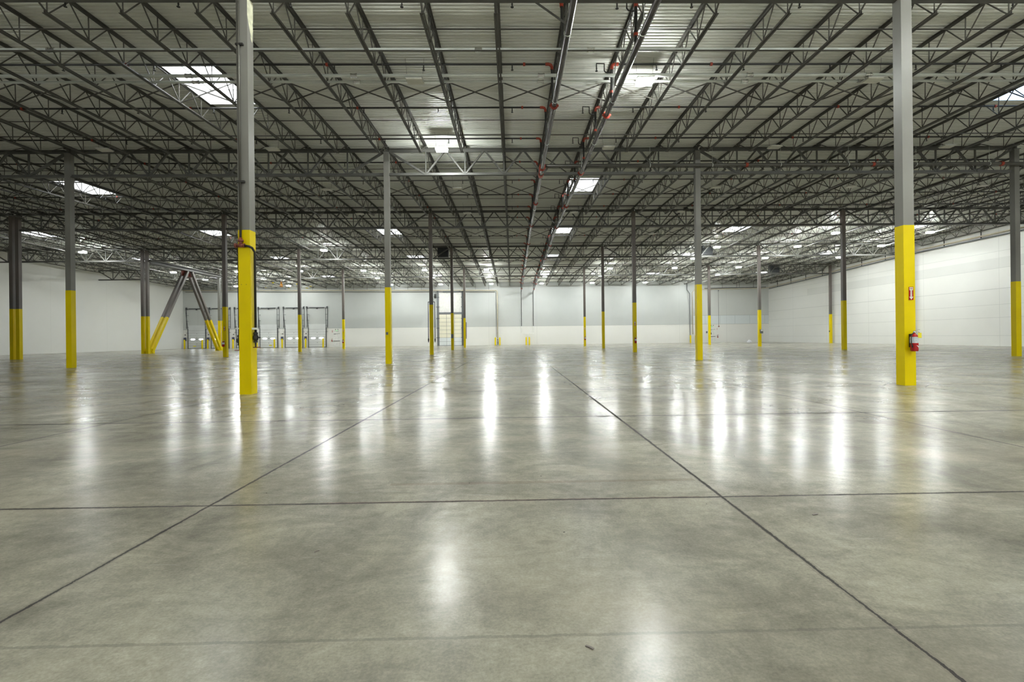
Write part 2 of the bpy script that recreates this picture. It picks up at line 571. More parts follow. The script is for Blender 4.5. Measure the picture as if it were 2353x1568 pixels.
# ------------------------------------------------------------------ skylights
sk_names = {0: 'nearest', 1: 'second', 2: 'third', 3: 'fourth', 4: 'farthest'}
vis = {}
for b, k in SKY_AT:
    if in_view(SKX[k][0], BC[b], G(BC[b]) + 1, 60):
        vis.setdefault(b, []).append(k)
for b, k in SKY_AT:
    cx, w = SKX[k]
    ia, ic = snap[b]
    y0, y1 = ys[ia], ys[ic]
    z0, z1 = min(deck_z(y0), deck_z(y1)), max(deck_z(y0), deck_z(y1)) + 1.7
    if k in vis.get(b, []):
        pos = vis[b].index(k) + 1
        n = len(vis[b])
        lab = 'bright rooflight with white curb in the %s roof bay' % sk_names[b]
        if n > 1:
            lab += ', %s from the left' % ordn(pos)
    else:
        continue
    t = thing('skylight', lab, 'skylight', (cx, (y0 + y1) / 2, z0), None, 'skylights in the metal roof')
    hw, hl = w / 2, (y1 - y0) / 2
    dz = z1 - z0
    m = MB()
    m.box(-hw - 0.12, -hw, -hl - 0.12, hl + 0.12, -0.05, dz).box(hw, hw + 0.12, -hl - 0.12, hl + 0.12, -0.05, dz)
    m.box(-hw, hw, -hl - 0.12, -hl, -0.05, dz).box(-hw, hw, hl, hl + 0.12, -0.05, dz)
    m.build('curb', M_CURB, t)
    m = MB()
    m.box(-hw, hw, -hl, -hl + 0.15, dz - 0.12, dz).box(-hw, hw, hl - 0.15, hl, dz - 0.12, dz)
    m.box(-hw, -hw + 0.15, -hl, hl, dz - 0.12, dz).box(hw - 0.15, hw, -hl, hl, dz - 0.12, dz)
    m.build('frame', M_GALV, t)
    m = MB()
    nx_, ny_ = 2, 2                                     # shallow domed glazing
    for i in range(nx_ + 1):
        for j in range(ny_ + 1):
            a, c_ = -1 + 2 * i / nx_, -1 + 2 * j / ny_
            m.v.append((a * hw, c_ * hl, dz + 0.5 * (1 - a * a) * (1 - c_ * c_)))
    for i in range(nx_):
        for j in range(ny_):
            p = i * (ny_ + 1) + j
            m.f.append((p, p + 1, p + ny_ + 2, p + ny_ + 1))
    m.build('glazing', M_SKY, t, smooth=True)

# ------------------------------------------------------------------ bar joists
def joist_meshes(L):
    """local frame: x across, y along 0..L, z from girder-top-chord datum"""
    s0 = 4.6
    n = 8
    step = (L - 2 * s0) / n
    top = MB()
    for sg in (-1, 1):
        a, b = (0.04, 0.25) if sg > 0 else (-0.25, -0.04)
        top.box(a, b, 0.15, L - 0.15, 0.66, 0.71)
        c0 = 0.04 if sg > 0 else -0.08
        top.box(c0, c0 + 0.04, 0.15, L - 0.15, 0.47, 0.68)
    top.box(-0.2, 0.2, 0.05, 0.75, 0.25, 0.48).box(-0.2, 0.2, L - 0.75, L - 0.05, 0.25, 0.48)
    bot = MB()
    for sg in (-1, 1):
        a, b = (0.04, 0.21) if sg > 0 else (-0.21, -0.04)
        bot.box(a, b, s0 - 0.3, L - s0 + 0.3, -1.90, -1.86)
        c0 = 0.04 if sg > 0 else -0.08
        bot.box(c0, c0 + 0.04, s0 - 0.3, L - s0 + 0.3, -1.87, -1.68)
    web = MB()
    zt, zb = 0.55, -1.78
    web.bar((0, 0.6, zt), (0, s0, zb), 0.11, 0.09)
    web.bar((0, L - 0.6, zt), (0, L - s0, zb), 0.11, 0.09)
    web.bar((0, s0 / 2 + 0.4, zt), (0, s0 / 2 + 0.5, (zt + zb) / 2 + 0.05), 0.06, 0.06)
    for i in range(n + 1):
        yb = s0 + i * step
        web.bar((0, yb - 0.08, zb), (0, yb - 0.08, zt), 0.07, 0.07)
        if i < n:
            web.bar((0, yb, zb), (0, yb + step / 2, zt), 0.085, 0.085)
            web.bar((0, yb + step / 2, zt), (0, yb + step, zb), 0.085, 0.085)
    return top.mesh('joist_top_chord', M_STEEL), bot.mesh('joist_bottom_chord', M_STEEL), web.mesh('joist_web', M_STEEL)


JM = joist_meshes(R)
JML = joist_meshes(DW - ROWY[4])
bays = [(ROWY[0], ROWY[1]), (ROWY[1], ROWY[2]), (ROWY[2], ROWY[3]), (ROWY[3], ROWY[4]), (ROWY[4], DW)]
for b, (ya, yb) in enumerate(bays):
    xs = [x for x in JX if -1.09 * yb - 4 < x < 1.06 * yb + 4]
    ms = JML if b == 4 else JM
    ang = math.atan2(G(yb) - G(ya), yb - ya)
    for i, x in enumerate(xs):
        t = thing('roof_joist', 'grey open-web steel joist in the %s roof bay, %s from the left' % (BAY[b], ordn(i + 1)), 'joist',
                  (x, ya, G(ya)), (ang, 0, 0), 'bar joists carrying the roof deck')
        for nm, me in zip(('top_chord', 'bottom_chord', 'web'), ms):
            link(nm, me, t)

# ------------------------------------------------------------------ girders
def girder_meshes(L, gap0=0.45, gap1=0.45):
    top = MB()
    top.box(gap0, L - gap1, -0.34, 0.34, 0.19, 0.25)
    top.box(gap0, L - gap1, -0.10, -0.04, -0.25, 0.22).box(gap0, L - gap1, 0.04, 0.10, -0.25, 0.22)
    bot = MB()
    bot.box(gap0 - 0.02, L - gap1 + 0.02, -0.30, 0.30, -4.02, -3.96)
    bot.box(gap0 - 0.02, L - gap1 + 0.02, -0.10, -0.04, -3.97, -3.58).box(gap0 - 0.02, L - gap1 + 0.02, 0.04, 0.10, -3.97, -3.58)
    ds, vs = [], []
    p = L / 8
    zt, zb = -0.05, -3.75
    for k in range(1, 8):
        vs.append(((k * p, 0, zb), (k * p, 0, zt)))
    ds.append(((0.4, 0, zt - 0.1), (p - 0.15, 0, zb)))
    ds.append(((L - 0.4, 0, zt - 0.1), (L - p + 0.15, 0, zb)))
    for k in range(1, 7):
        ds.append(((k * p + 0.1, 0, zb), ((k + 0.5) * p - 0.1, 0, zt)))
        ds.append((((k + 0.5) * p + 0.1, 0, zt), ((k + 1) * p - 0.1, 0, zb)))
    web = MB()
    for i, (a, b) in enumerate(ds):
        web.bar(a, b, 0.32 if i > 1 else 0.38, 0.24 if i > 1 else 0.30, (0, 1, 0))
    for a, b in vs:
        web.bar(a, b, 0.24, 0.17, (0, 1, 0))
    return [('top_chord', top), ('bottom_chord', bot), ('web', web)]


gcache = {}
COLS_IN_ROW = {0: [0, 1], 1: [-1, 0, 1, 2], 2: [-2, -1, 0, 1, 2], 3: [-2, -1, 0, 1, 2, 3], 4: [-2, -1, 0, 1, 2, 3]}
ROWN = ['nearest', 'second', 'third', 'fourth', 'farthest']
spans = [(XL, -119.81), (-119.81, -69.81), (-69.81, -19.81), (-19.81, 30.19), (30.19, 82.6), (82.6, 134.1)]
for r_ in range(5):
    yv = ROWY[r_]
    lst = [s for s in spans if s[1] > -1.08 * yv and s[0] < 1.04 * yv]
    if r_ == 0:
        lst = [s for s in spans if s[0] >= -69.9 and s[1] <= 83]
    for i, (a, b) in enumerate(lst):
        L = round(b - a, 2)
        if L not in gcache:
            gcache[L] = [(nm, m.mesh('girder_' + nm, M_STEEL2)) for nm, m in girder_meshes(L)]
        t = thing('roof_girder', 'deep grey steel truss girder over the %s column row, %s span from the left' % (ROWN[r_], ordn(i + 1)),
                  'girder', (a, yv, G(yv) + (0.32 if r_ == 0 else 0)), None, 'truss girders between the columns')
        for nm, me in gcache[L]:
            link(nm, me, t)

# ------------------------------------------------------------------ joist bridging
for b, (ya, yb) in enumerate(bays):
    c_ = (ya + yb) / 2
    xa = max(XL + 0.3, -1.09 * yb - 8)
    xe = min(134.0, 1.06 * yb + 8)
    q = (yb - ya) / 4
    for yv, nm in ((c_ - q, 'near'), (c_ + q, 'far')):
        m = MB()
        m.box(xa, xe, yv - 0.07, yv + 0.07, G(yv) + 0.42, G(yv) + 0.50)
        tag(m.build('bridging_angle', M_STEEL), 'thin upper bridging angle in the %s quarter of the %s roof bay' % (nm, BAY[b]), 'bridging angle',
            'horizontal bridging angles')
        m = MB()
        m.box(xa, xe, yv - 0.08, yv + 0.08, G(yv) - 1.66, G(yv) - 1.58)
        tag(m.build('bridging_angle', M_STEEL), 'lower bridging angle in the %s quarter of the %s roof bay' % (nm, BAY[b]), 'bridging angle',
            'horizontal bridging angles')
    xs = [x for x in JX if xa - 1 < x < xe + 1]
    t = thing('cross_bridging', 'row of crossed angle braces between joists, mid %s roof bay' % BAY[b], 'cross bracing', (0, c_, G(c_)), None,
              'cross bracing between joists')
    for i, (p, q_) in enumerate(zip(xs, xs[1:])):
        if q_ - p > 7:
            continue
        m = MB()
        m.bar((p + 0.1, -0.06, 0.5), (q_ - 0.1, -0.06, -1.75), 0.05, 0.14, (0, 1, 0))
        m.bar((p + 0.1, 0.06, -1.75), (q_ - 0.1, 0.06, 0.5), 0.05, 0.14, (0, 1, 0))
        m.build('brace_pair', M_STEEL, t)

# ------------------------------------------------------------------ columns
CW = 0.415
shaftmesh = {}


def column_parts(t, r_, rust, xo=0.0, w=CW):
    top = G(ROWY[r_]) - 0.3
    m = MB().box(xo - w, xo + w, -w, w, YB, top)
    m.build('shaft', M_RUST if rust else M_SHAFT, t)
    e = 0.012
    m = MB().box(xo - w - e, xo + w + e, -w - e, w + e, 0.0, YB)
    m.build('yellow_base', M_YEL, t)
    m = MB().box(xo - w - 0.15, xo + w + 0.15, -w - 0.15, w + 0.15, top, top + 0.07)
    m.box(xo - 0.12, xo + 0.12, -0.35, 0.35, top + 0.07, top + 0.5)
    m.build('cap_plate', M_STEEL2, t)


CL = {
    (0, 0): 'nearest grey and yellow column, with brown valve tee and black pipes strapped on',
    (0, 1): 'near grey and yellow column carrying a red extinguisher and arrow sign',
    (1, -1): 'grey and yellow column in the second row, farthest left',
    (1, 0): 'second-row yellow-based column with a small device at head height, beneath the girder',
    (1, 1): 'plain yellow-based column in the second row, third from the left',
    (1, 2): 'second-row yellow-based column at the far right edge, by the white wall',
    (2, -2): 'paired grey and yellow columns in the third row at the far left',
    (2, -1): 'third-row column with extinguisher, directly behind the foot of the slanted brace',
    (2, 0): 'third-row yellow column with a thin black pipe on either side',
    (2, 1): 'third-row yellow column with an extinguisher, in front of the plain far wall',
    (2, 2): 'third-row yellow column in front of the right side wall',
    (3, -2): 'paired grey and yellow columns at the left foot of the slanted brace',
    (3, -1): 'fourth-row yellow column standing before the dock doors',
    (3, 0): 'fourth-row yellow column with a dark box, in front of the tall cream door',
    (3, 1): 'fourth-row plain yellow column, just right of the extinguisher column in the farthest row',
    (3, 2): 'fourth-row yellow column with a grey switch box, near the far right corner',
    (3, 3): 'grey and yellow column almost hidden behind the nearest right column',
    (4, -2): 'paired pale grey columns in the farthest row, right foot of the slanted brace',
    (4, -1): 'farthest-row column with extinguisher and sign beside the exit door by the docks',
    (4, 0): 'farthest-row yellow column at the right post of the tall cream door',
    (4, 1): 'farthest-row yellow column with small sign and extinguisher on plain wall',
    (4, 2): 'farthest-row yellow column with thin black pipe beside the right exit door',
    (4, 3): 'farthest-row slim column standing against the right side wall',
}
colobj = {}
for r_ in range(5):
    for k in COLS_IN_ROW[r_]:
        t = thing('steel_column', CL[(r_, k)], 'column', (COLX[k], ROWY[r_], 0), None, 'steel columns with yellow bases')
        colobj[(r_, k)] = t
        rust = r_ >= 2 and (r_, k) not in ((4, -2),)
        if k == -2:
            for xo in (-0.74, 0.74):
                column_parts(t, r_, rust, xo, 0.40)
            if r_ in (3, 4):
                sg = 1 if r_ == 3 else -1
                m = MB()
                for xo in (-0.74, 0.74):
                    m.box(xo - 0.12, xo + 0.12, 0.4 if sg > 0 else -2.9, 2.9 if sg > 0 else -0.4, 0.0, 1.6)
                m.build('gusset_plate', M_YEL, t)
        else:
            column_parts(t, r_, rust)

# near-left column: strapped pipe, tee, side drops with valves
t = colobj[(0, 0)]
xo = -0.18
MB().tube([(xo, -0.52, 11.15), (xo, -0.52, 34.0)], 0.085, 10).build('riser_pipe', M_CROSS, t, smooth=True)
m = MB()
for zz in (25.9, 15.75):
    m.box(xo - 0.22, xo + 0.34, -0.60, -0.42, zz - 0.07, zz + 0.07)
m.build('pipe_strap', M_BLACK, t)
m = MB()
m.tube([(xo, -0.52, 11.6), (xo, -0.52, 10.9)], 0.12, 10).tube([(xo - 0.35, -0.52, 11.02), (xo + 0.3, -0.52, 11.02)], 0.12, 10)
m.tube([(xo, -0.52, 11.45), (xo, -0.52, 11.30)], 0.20, 12).tube([(xo - 0.30, -0.52, 11.02), (xo - 0.42, -0.52, 11.02)], 0.18, 12)
m.tube([(xo + 0.22, -0.52, 11.02), (xo + 0.3, -0.52, 11.02)], 0.16, 12)
m.build('valve_tee', M_REDB, t, smooth=True)
m = MB()
m.tube([(xo + 0.3, -0.52, 11.02), (0.45, -0.52, 10.95), (0.62, -0.45, 10.85), (0.62, -0.1, 10.6), (0.62, -0.1, 4.6)], 0.085, 10)
m.build('drop_pipe', M_BLACK, t, smooth=True)
m = MB()
m.tube([(xo - 0.4, -0.5, 11.02), (-0.58, -0.35, 10.9), (-0.58, -0.1, 10.6), (-0.58, -0.1, 4.4)], 0.085, 10)
m.build('drop_pipe', M_BLACK, t, smooth=True)
for sx_, zt in ((0.62, 4.6), (-0.58, 4.4)):
    m = MB()
    m._lathe((sx_, -0.1, zt - 0.75), [(0.05, -0.35), (0.07, -0.02), (0.15, 0.0), (0.15, 0.08), (0.11, 0.1), (0.20, 0.26), (0.20, 0.46), (0.12, 0.6), (0.16, 0.62), (0.16, 0.72), (0.09, 0.8)], 8)
    m.tube([(sx_, -0.1, zt - 0.35), (sx_ + (0.34 if sx_ > 0 else -0.05), -0.1, zt - 0.4)], 0.06, 8)
    v = m.build('hose_valve', M_BLACK, t)
    m = MB()
    m.tube([(sx_ - 0.35, -0.1, zt - 1.12), (sx_ + 0.35, -0.1, zt - 1.12)], 0.035, 6)
    m.build('handle', M_REDB, v)
m = MB()
m.box(0.40, 0.80, -0.28, -0.16, 4.80, 4.95).box(-0.80, -0.45, -0.28, -0.16, 4.85, 4.95)
m.build('clamp', M_GALV, t)
m = MB()
pk = [(-0.40, 33.0), (0.30, 33.0), (0.33, 28.9), (0.12, 28.6), (-0.02, 27.9), (0.10, 27.1), (0.22, 26.6), (0.36, 26.2), (0.40, 27.2), (0.34, 27.9), (0.41, 28.3), (0.41, 33.0)]
# peeling patch on the right face
pts = [(-0.40, 29.6), (-0.40, 28.1), (-0.30, 27.8), (-0.12, 27.3), (0.06, 26.9), (0.05, 26.7), (0.18, 26.5), (0.26, 26.45), (0.30, 26.9), (0.34, 27.3),
       (0.40, 27.4), (0.30, 27.9), (0.40, 28.1), (0.41, 29.6)]
n0 = len(m.v)
for dxp in (CW + 0.002, CW + 0.012):
    for a, z in pts:
        m.v.append((dxp, a, z))
k = len(pts)
m.f.append(tuple(range(k, 2 * k)))
m.f.append(tuple(reversed(range(k))))
for i in range(k):
    j = (i + 1) % k
    m.f.append((i, j, k + j, k + i))
m.build('paint_patch', M_PEEL, t)
m = MB()
m.tube([(-0.2, -0.43, 8.15), (-0.2, -0.445, 8.15)], 0.025, 6).tube([(0.15, -0.43, 8.15), (0.15, -0.445, 8.15)], 0.025, 6)
m.build('bolt_hole', M_BLACK, t)

# third-row column with black side pipes
t = colobj[(2, 0)]
for sg in (-1, 1):
    MB().tube([(sg * 0.4, 0.1, 12.9), (sg * 0.80, 0.1, 12.9), (sg * 0.80, 0.1, 3.9)], 0.10, 8).build('drop_pipe', M_BLACK, t)
    m = MB()
    m._lathe((sg * 0.80, 0.1, 3.3), [(0.06, -0.35), (0.16, 0.1), (0.18, 0.45), (0.1, 0.7)], 8)
    m.build('hose_valve', M_BLACK, t)
# small devices on columns
def devbox(key, name, x, z, w, h, m_, y=-CW - 0.14, d=0.13):
    MB().box(x - w / 2, x + w / 2, y - d, y + d, z - h / 2, z + h / 2).build(name, m_, colobj[key])


devbox((1, 0), 'alarm_device', -0.1, 4.85, 0.28, 0.42, M_BOXG)
devbox((1, -1), 'alarm_device', -0.52, 4.95, 0.2, 0.22, M_BLACK, 0.0)
devbox((3, 0), 'switch_box', -0.02, 4.6, 0.75, 1.35, M_BOXG)
devbox((3, 2), 'switch_box', 0.38, 5.0, 0.95, 1.3, M_BOXG)
devbox((3, 2), 'meter_face', 0.42, 5.35, 0.7, 0.5, M_WHITE, -CW - 0.32, 0.05)
devbox((4, 3), 'alarm_device', -0.55, 5.0, 0.3, 0.5, M_BLACK, 0.0)
t = colobj[(4, 2)]
MB().tube([(0.52, -0.1, 4.4), (0.52, -0.1, 26)], 0.12, 8).build('riser_pipe', M_CROSS, t)
devbox((4, 2), 'hose_valve', 0.6, 4.6, 0.4, 0.8, M_BLACK, -0.1)
t = colobj[(4, 0)]
MB().tube([(0.62, 0.1, 10.5), (0.62, 0.1, 3.6)], 0.13, 8).build('drop_pipe', M_BLACK, t)

# slanted brace between the paired columns
apex = (183.5, 31.2)
t = thing('chevron_brace', 'inverted V brace of paired grey tubes with yellow feet, between paired columns', 'brace', (-119.81, 183.2, 0))
for fy, nm in ((ROWY[3] + 1.6, 'near'), (ROWY[4] - 1.6, 'far')):
    for xo in (-0.74, 0.74):
        a = Vector((xo, fy - 183.2, 0.3))
        b = Vector((xo, apex[0] - 183.2 + (-1.2 if nm == 'near' else 1.2), apex[1] - 1.6))
        kk = (YB - 0.3) / (b.z - a.z)
        mid_ = a + (b - a) * kk
        MB().bar(mid_, b, 0.8, 0.8).build('brace_tube', M_RUST, t)
        MB().bar(a, mid_, 0.82, 0.82).build('yellow_foot', M_YEL, t)
m = MB()
m.prism([(-3.2, 0), (3.2, 0), (3.2, 1.6), (2.0, 2.2), (-2.0, 2.2), (-3.2, 1.6)], -0.1, 0.1)
m.v = [(y_, x_, z_ + apex[1] - 3.4) for x_, y_, z_ in m.v]
m.build('gusset_plate', M_REDB, t)
m = MB()
m.box(-1.2, 1.2, ROWY[3] - 183.2 + 1, ROWY[4] - 183.2 - 1, apex[1] - 1.5, apex[1] - 1.2)
m.box(-0.15, 0.15, ROWY[3] - 183.2 + 1, ROWY[4] - 183.2 - 1, apex[1] - 1.5, apex[1] - 0.2)
m.box(-1.2, 1.2, ROWY[3] - 183.2 + 1, ROWY[4] - 183.2 - 1, apex[1] - 0.5, apex[1] - 0.2)
m.build('drag_beam', M_STEEL2, t)

# ------------------------------------------------------------------ main sprinkler pipes
def prof(x, off, y0, y1, n=8):
    pts = [(x, y0, G(y0) + off)]
    for k in range(1, n):
        yv = y0 + (y1 - y0) * k / n
        pts.append((x, yv, G(yv) + off))
    pts.append((x, y1, G(y1) + off))
    return pts


MP = [4.8, 11.0]
OFFM = -4.42
for i, x in enumerate(MP):
    t = thing('sprinkler_main', ('thick grey sprinkler main below the joists, left of the pair', 'thick grey sprinkler main below the joists, right of the pair')[i],
              'pipe', (x, 37, G(37) + OFFM), None, 'twin sprinkler mains')
    bp = (x, 37, G(37) + OFFM)
    pts = prof(x, OFFM, -20, RIDGE, 4)[:-1] + prof(x, OFFM, RIDGE, DW - 1.2, 4)
    MB().tube([(p[0] - bp[0], p[1] - bp[1], p[2] - bp[2]) for p in pts], 0.27, 14).build('pipe', M_MAIN, t, smooth=True)
    yy_ = 53.2 if i == 0 else 55.6
    while yy_ < DW - 4:
        zc = G(yy_) + OFFM - bp[2]
        m = MB()
        m.tube([(0, yy_ - 37 - 0.16, zc), (0, yy_ - 37 + 0.16, zc)], 0.36, 14)
        m.tube([(0, yy_ - 37 - 0.05, zc), (0, yy_ - 37 + 0.05, zc)], 0.43, 14)
        m.box(-0.5, 0.5, yy_ - 37 - 0.08, yy_ - 37 + 0.08, zc - 0.1, zc + 0.1)
        m.build('coupling', M_RED, t)
        yy_ += 21.0
    for yy_ in range(40, 250, 12):
        zc = G(yy_) + OFFM - bp[2]
        m = MB()
        m.tube([(0, yy_ - 37 - 0.05, zc), (0, yy_ - 37 + 0.05, zc)], 0.30, 12)
        m.tube([(0, yy_ - 37, zc + 0.2), (0.15, yy_ - 37, zc + 2.7)], 0.03, 5)
        m.build('hanger', M_GALV, t)
    # end drop on the far wall
    zt = G(DW - 1.2) + OFFM
    m = MB()
    if i == 0:
        pl = [(0, DW - 1.25 - 37, zt - bp[2]), (0, DW - 0.75 - 37, zt - 0.5 - bp[2]), (0, DW - 0.75 - 37, 9.75 - bp[2])]
    else:
        pl = [(0, DW - 1.25 - 37, zt - bp[2]), (0, DW - 0.75 - 37, zt - 0.5 - bp[2]), (0, DW - 0.75 - 37, 9.75 - bp[2])]
    m.tube(pl, 0.16, 8)
    m.build('wall_drop', M_BLACK, t)
    m = MB()
    m.tube([(0, DW - 0.75 - 37, 9.75 - bp[2]), (0, DW - 0.75 - 37, 6.0 - bp[2])], 0.14, 8)
    if i == 1:
        m.tube([(-5.5, DW - 0.75 - 37, 5.7 - bp[2]), (0.1, DW - 0.75 - 37, 5.7 - bp[2])], 0.15, 8)
        m.tube([(-3.1, DW - 0.75 - 37, 5.7 - bp[2]), (-3.1, DW - 0.75 - 37, 0.05 - bp[2])], 0.14, 8)
    m.build('white_drop', M_WHITE, t)

# tee where the cross main leaves the left main
t = thing('cross_main', 'dark horizontal cross main running right beneath the second-row girder', 'pipe', (5.2, 77.6, G(78) - 2.95))
MB().tube([(0.2, 0, 0), (134.0 - 5.2, 0, 0)], 0.27, 12).build('pipe', M_CROSS, t, smooth=True)
m = MB()
m.tube([(-0.4, 0, -1.5), (-0.4, 0, 0.0), (0.3, 0, 0.0)], 0.33, 12)
m.tube([(-0.4, -0.5, -1.45), (-0.4, 0.5, -1.45)], 0.40, 12)
m.build('tee', M_RED, t)
for xx_ in (32.5, 53.0, 74.0, 95.0):
    MB().tube([(xx_ - 0.2, 0, 0), (xx_ + 0.2, 0, 0)], 0.36, 12).build('coupling', M_RED, t)
for xx_ in (17, 27, 38, 49, 60, 72, 84, 100, 115):
    m = MB()
    m.tube([(xx_, 0, -0.3), (xx_, 0, 3.2)], 0.025, 5).tube([(xx_ - 0.04, 0, 0), (xx_ + 0.04, 0, 0)], 0.30, 10)
    m.build('hanger', M_GALV, t)

# sway braces of the mains
for i, (x, yv) in enumerate(((4.8, 39.0), (4.8, 80.2), (11.0, 80.2), (4.8, 122.5), (11.0, 122.5), (4.8, 164), (11.0, 164))):
    m = MB()
    m.bar((x - 0.2, yv, G(yv) + OFFM + 0.1), (x - 6.1, yv, G(yv) - 0.1), 0.05, 0.16, (0, 1, 0))
    rown = {0: 'nearest', 1: 'second', 2: 'second', 3: 'third', 4: 'third', 5: 'fourth', 6: 'fourth'}[i]
    tag(m.build('sway_brace', M_STEEL), 'slanting angle brace holding the %s sprinkler main by the %s girder' % ('left' if x < 6 else 'right', rown),
        'pipe brace', 'sway braces of the mains')

# ------------------------------------------------------------------ sprinkler branch lines
HEAD = MB()
HEAD.tube([(0, 0, 0), (0, 0, -0.18)], 0.05, 6)
HEAD._lathe((0, 0, -0.42), [(0.10, 0.0), (0.11, 0.03), (0.03, 0.05), (0.03, 0.10), (0.06, 0.16), (0.05, 0.24)], 8)
HEAD.v = [(a * 1.35, b * 1.35, c_ * 1.35) for a, b, c_ in HEAD.v]
HEADM = HEAD.mesh('sprinkler_head', M_BLACK)
brY = []
yv = RA + 5.5
while yv < DW - 3:
    brY.append(yv)
    yv += R / 4
for i, yv in enumerate(brY):
    zc = G(yv)
    pr = 0.115 if i < 10 else 0.10
    # left branch
    xe = max(XL + 1, -1.12 * yv - 6)
    t = thing('sprinkler_branch', 'black sprinkler branch pipe running left from the mains, %s from the front' % ordn(i + 1), 'pipe', (4.35, yv, zc), None,
              'branch pipes left of the mains')
    MB().tube([(0, 0, 0), (xe - 4.35, 0, 0)], pr, 8).build('pipe', M_BLACK, t)
    m = MB()
    m.tube([(-0.45, 0, 0), (-0.1, 0, 0), (0.12, 0, -0.08), (0.25, 0, -0.3), (0.25, 0, -0.6)], 0.17, 8)
    m.build('elbow', M_RED, t)
    MB().tube([(0.25, 0, -0.6), (0.3, 0, OFFM + 0.2)], pr, 8).build('riser', M_BLACK, t)
    x = 0.3
    while x > xe + 1:
        if yv < 150:
            link('sprinkler_head', HEADM, t, (x - 4.35, 0, -0.08))
        x -= 9.55
    x = 1.6
    while x > xe + 1 and yv < 150:
        MB().tube([(x - 4.35 - 0.12, 0, 0), (x - 4.35 + 0.12, 0, 0)], pr + 0.07, 8).build('coupling', M_RED, t)
        x -= 21.2
    # right branch
    xe = min(134.0, 1.08 * yv + 6)
    t = thing('sprinkler_branch', 'black sprinkler branch pipe running right from the mains, %s from the front' % ordn(i + 1), 'pipe', (11.35, yv, zc), None,
              'branch pipes right of the mains')
    MB().tube([(0, 0, 0), (xe - 11.35, 0, 0)], pr, 8).build('pipe', M_BLACK, t)
    m = MB()
    m.tube([(0.5, 0, 0), (0.1, 0, 0), (-0.15, 0, -0.08), (-0.25, 0, -0.3), (-0.25, 0, -0.6)], 0.18, 8)
    m.build('elbow', M_RED, t)
    if yv < 110:
        MB().tube([(-0.28, 0, -2.9), (-0.28, 0, -3.15)], 0.2, 8).build('coupling', M_RED, t)
    m = MB()
    m.tube([(-0.25, 0, -0.6), (-0.3, 0, OFFM + 0.2)], pr + 0.03, 8)
    m.build('riser', M_BLACK, t)
    m = MB()
    m.tube([(-0.3, 0, -0.95), (-0.9, 0, -0.9), (-1.05, 0, -0.7), (-1.05, 0, 0.05), (-1.9, 0, 0.08), (-1.9, 0, -0.25)], 0.07, 6)
    m.build('return_bend', M_BLACK, t)
    if yv < 150:
        link('sprinkler_head', HEADM, t, (-1.9, 0, -0.2))
    x = 22.0
    while x < xe - 1 and yv < 150:
        link('sprinkler_head', HEADM, t, (x - 6.0 - 11.35, 0, -0.08))
        x += 9.55
    x = 22.0
    while x < xe - 1 and yv < 150:
        MB().tube([(x - 11.35 - 0.12, 0, 0), (x - 11.35 + 0.12, 0, 0)], pr + 0.07, 8).build('coupling', M_RED, t)
        x += 21.0

# ------------------------------------------------------------------ galvanised conduits across the nearest bay
for i, (yv, r_, oz, lab) in enumerate(((47.9, 0.165, -1.32, 'single pale conduit crossing the nearest roof bay, ahead of the paired conduits'),
                                       (52.6, 0.175, -1.42, 'thicker pale conduit of the pair crossing the nearest roof bay'),
                                       (53.75, 0.135, -1.5, 'thinner pale conduit of the pair crossing the nearest roof bay'))):
    t = thing('conduit', lab, 'conduit', (-6, yv, G(yv) + oz))
    MB().tube([(-90 + 6, 0, 0), (88 + 6, 0, 0)], r_, 10).build('pipe', M_GALV, t, smooth=True)
    xs = [-3.0, -44, 38, 76, -80, 8.0] if i == 0 else [-16.6, 3.4, -34, -58, 26, 39, 60]
    for xx_ in xs:
        m = MB()
        m.tube([(xx_ + 6 - 0.35, 0, 0), (xx_ + 6 - 0.2, 0, 0)], r_ + 0.06, 10)
        m.tube([(xx_ + 6 - 0.2, 0, 0), (xx_ + 6 + 0.2, 0, 0)], r_ + 0.03, 10)
        m.tube([(xx_ + 6 + 0.2, 0, 0), (xx_ + 6 + 0.35, 0, 0)], r_ + 0.06, 10)
        m.build('coupling', M_CHROME, t)

# ------------------------------------------------------------------ high-bay lights
LX = [-134.8, -109.4, -84.7, -59.5, -35.1, -10.2, 14.7, 39.8, 66.2, 92.4, 119.8]
LY = [53.0, 73.0, 94.2, 114.4, 138.0, 156.6, 177.0, 197.8, 218.0, 242.4]
LIT = {(0, 6), (1, 5), (4, 9), (4, 10), (5, 0), (5, 3), (5, 8), (5, 9), (5, 10), (6, 8), (6, 9), (6, 10), (7, 0), (7, 1), (7, 2), (7, 3), (7, 4), (7, 5), (7, 7), (7, 8), (7, 9),
       (8, 0), (8, 1), (8, 3), (8, 4), (8, 5), (8, 6), (8, 7), (8, 9), (9, 0), (9, 1), (9, 3), (9, 4), (9, 5), (9, 6), (9, 7), (9, 8), (9, 9)}
UNLIT = {(0, 5), (0, 7), (1, 3), (1, 4), (1, 6), (1, 7), (1, 8), (2, 3), (2, 4), (2, 5), (2, 7), (2, 8), (2, 9), (3, 2), (3, 4), (3, 5), (3, 6), (3, 7), (3, 10), (4, 5), (4, 7), (5, 5)}


def housing():
    m = MB()
    m.box(-0.92, 0.92, -0.64, 0.64, 0.28, 0.34)
    m.box(-0.45, 0.45, -0.3, 0.3, 0.34, 0.5)
    return m.mesh('light_housing', M_WHITE)


def lens(mt, nm, z0=-0.08):
    m = MB()
    m.box(-0.84, 0.84, -0.56, 0.56, z0, 0.28)
    return m.mesh(nm, mt)


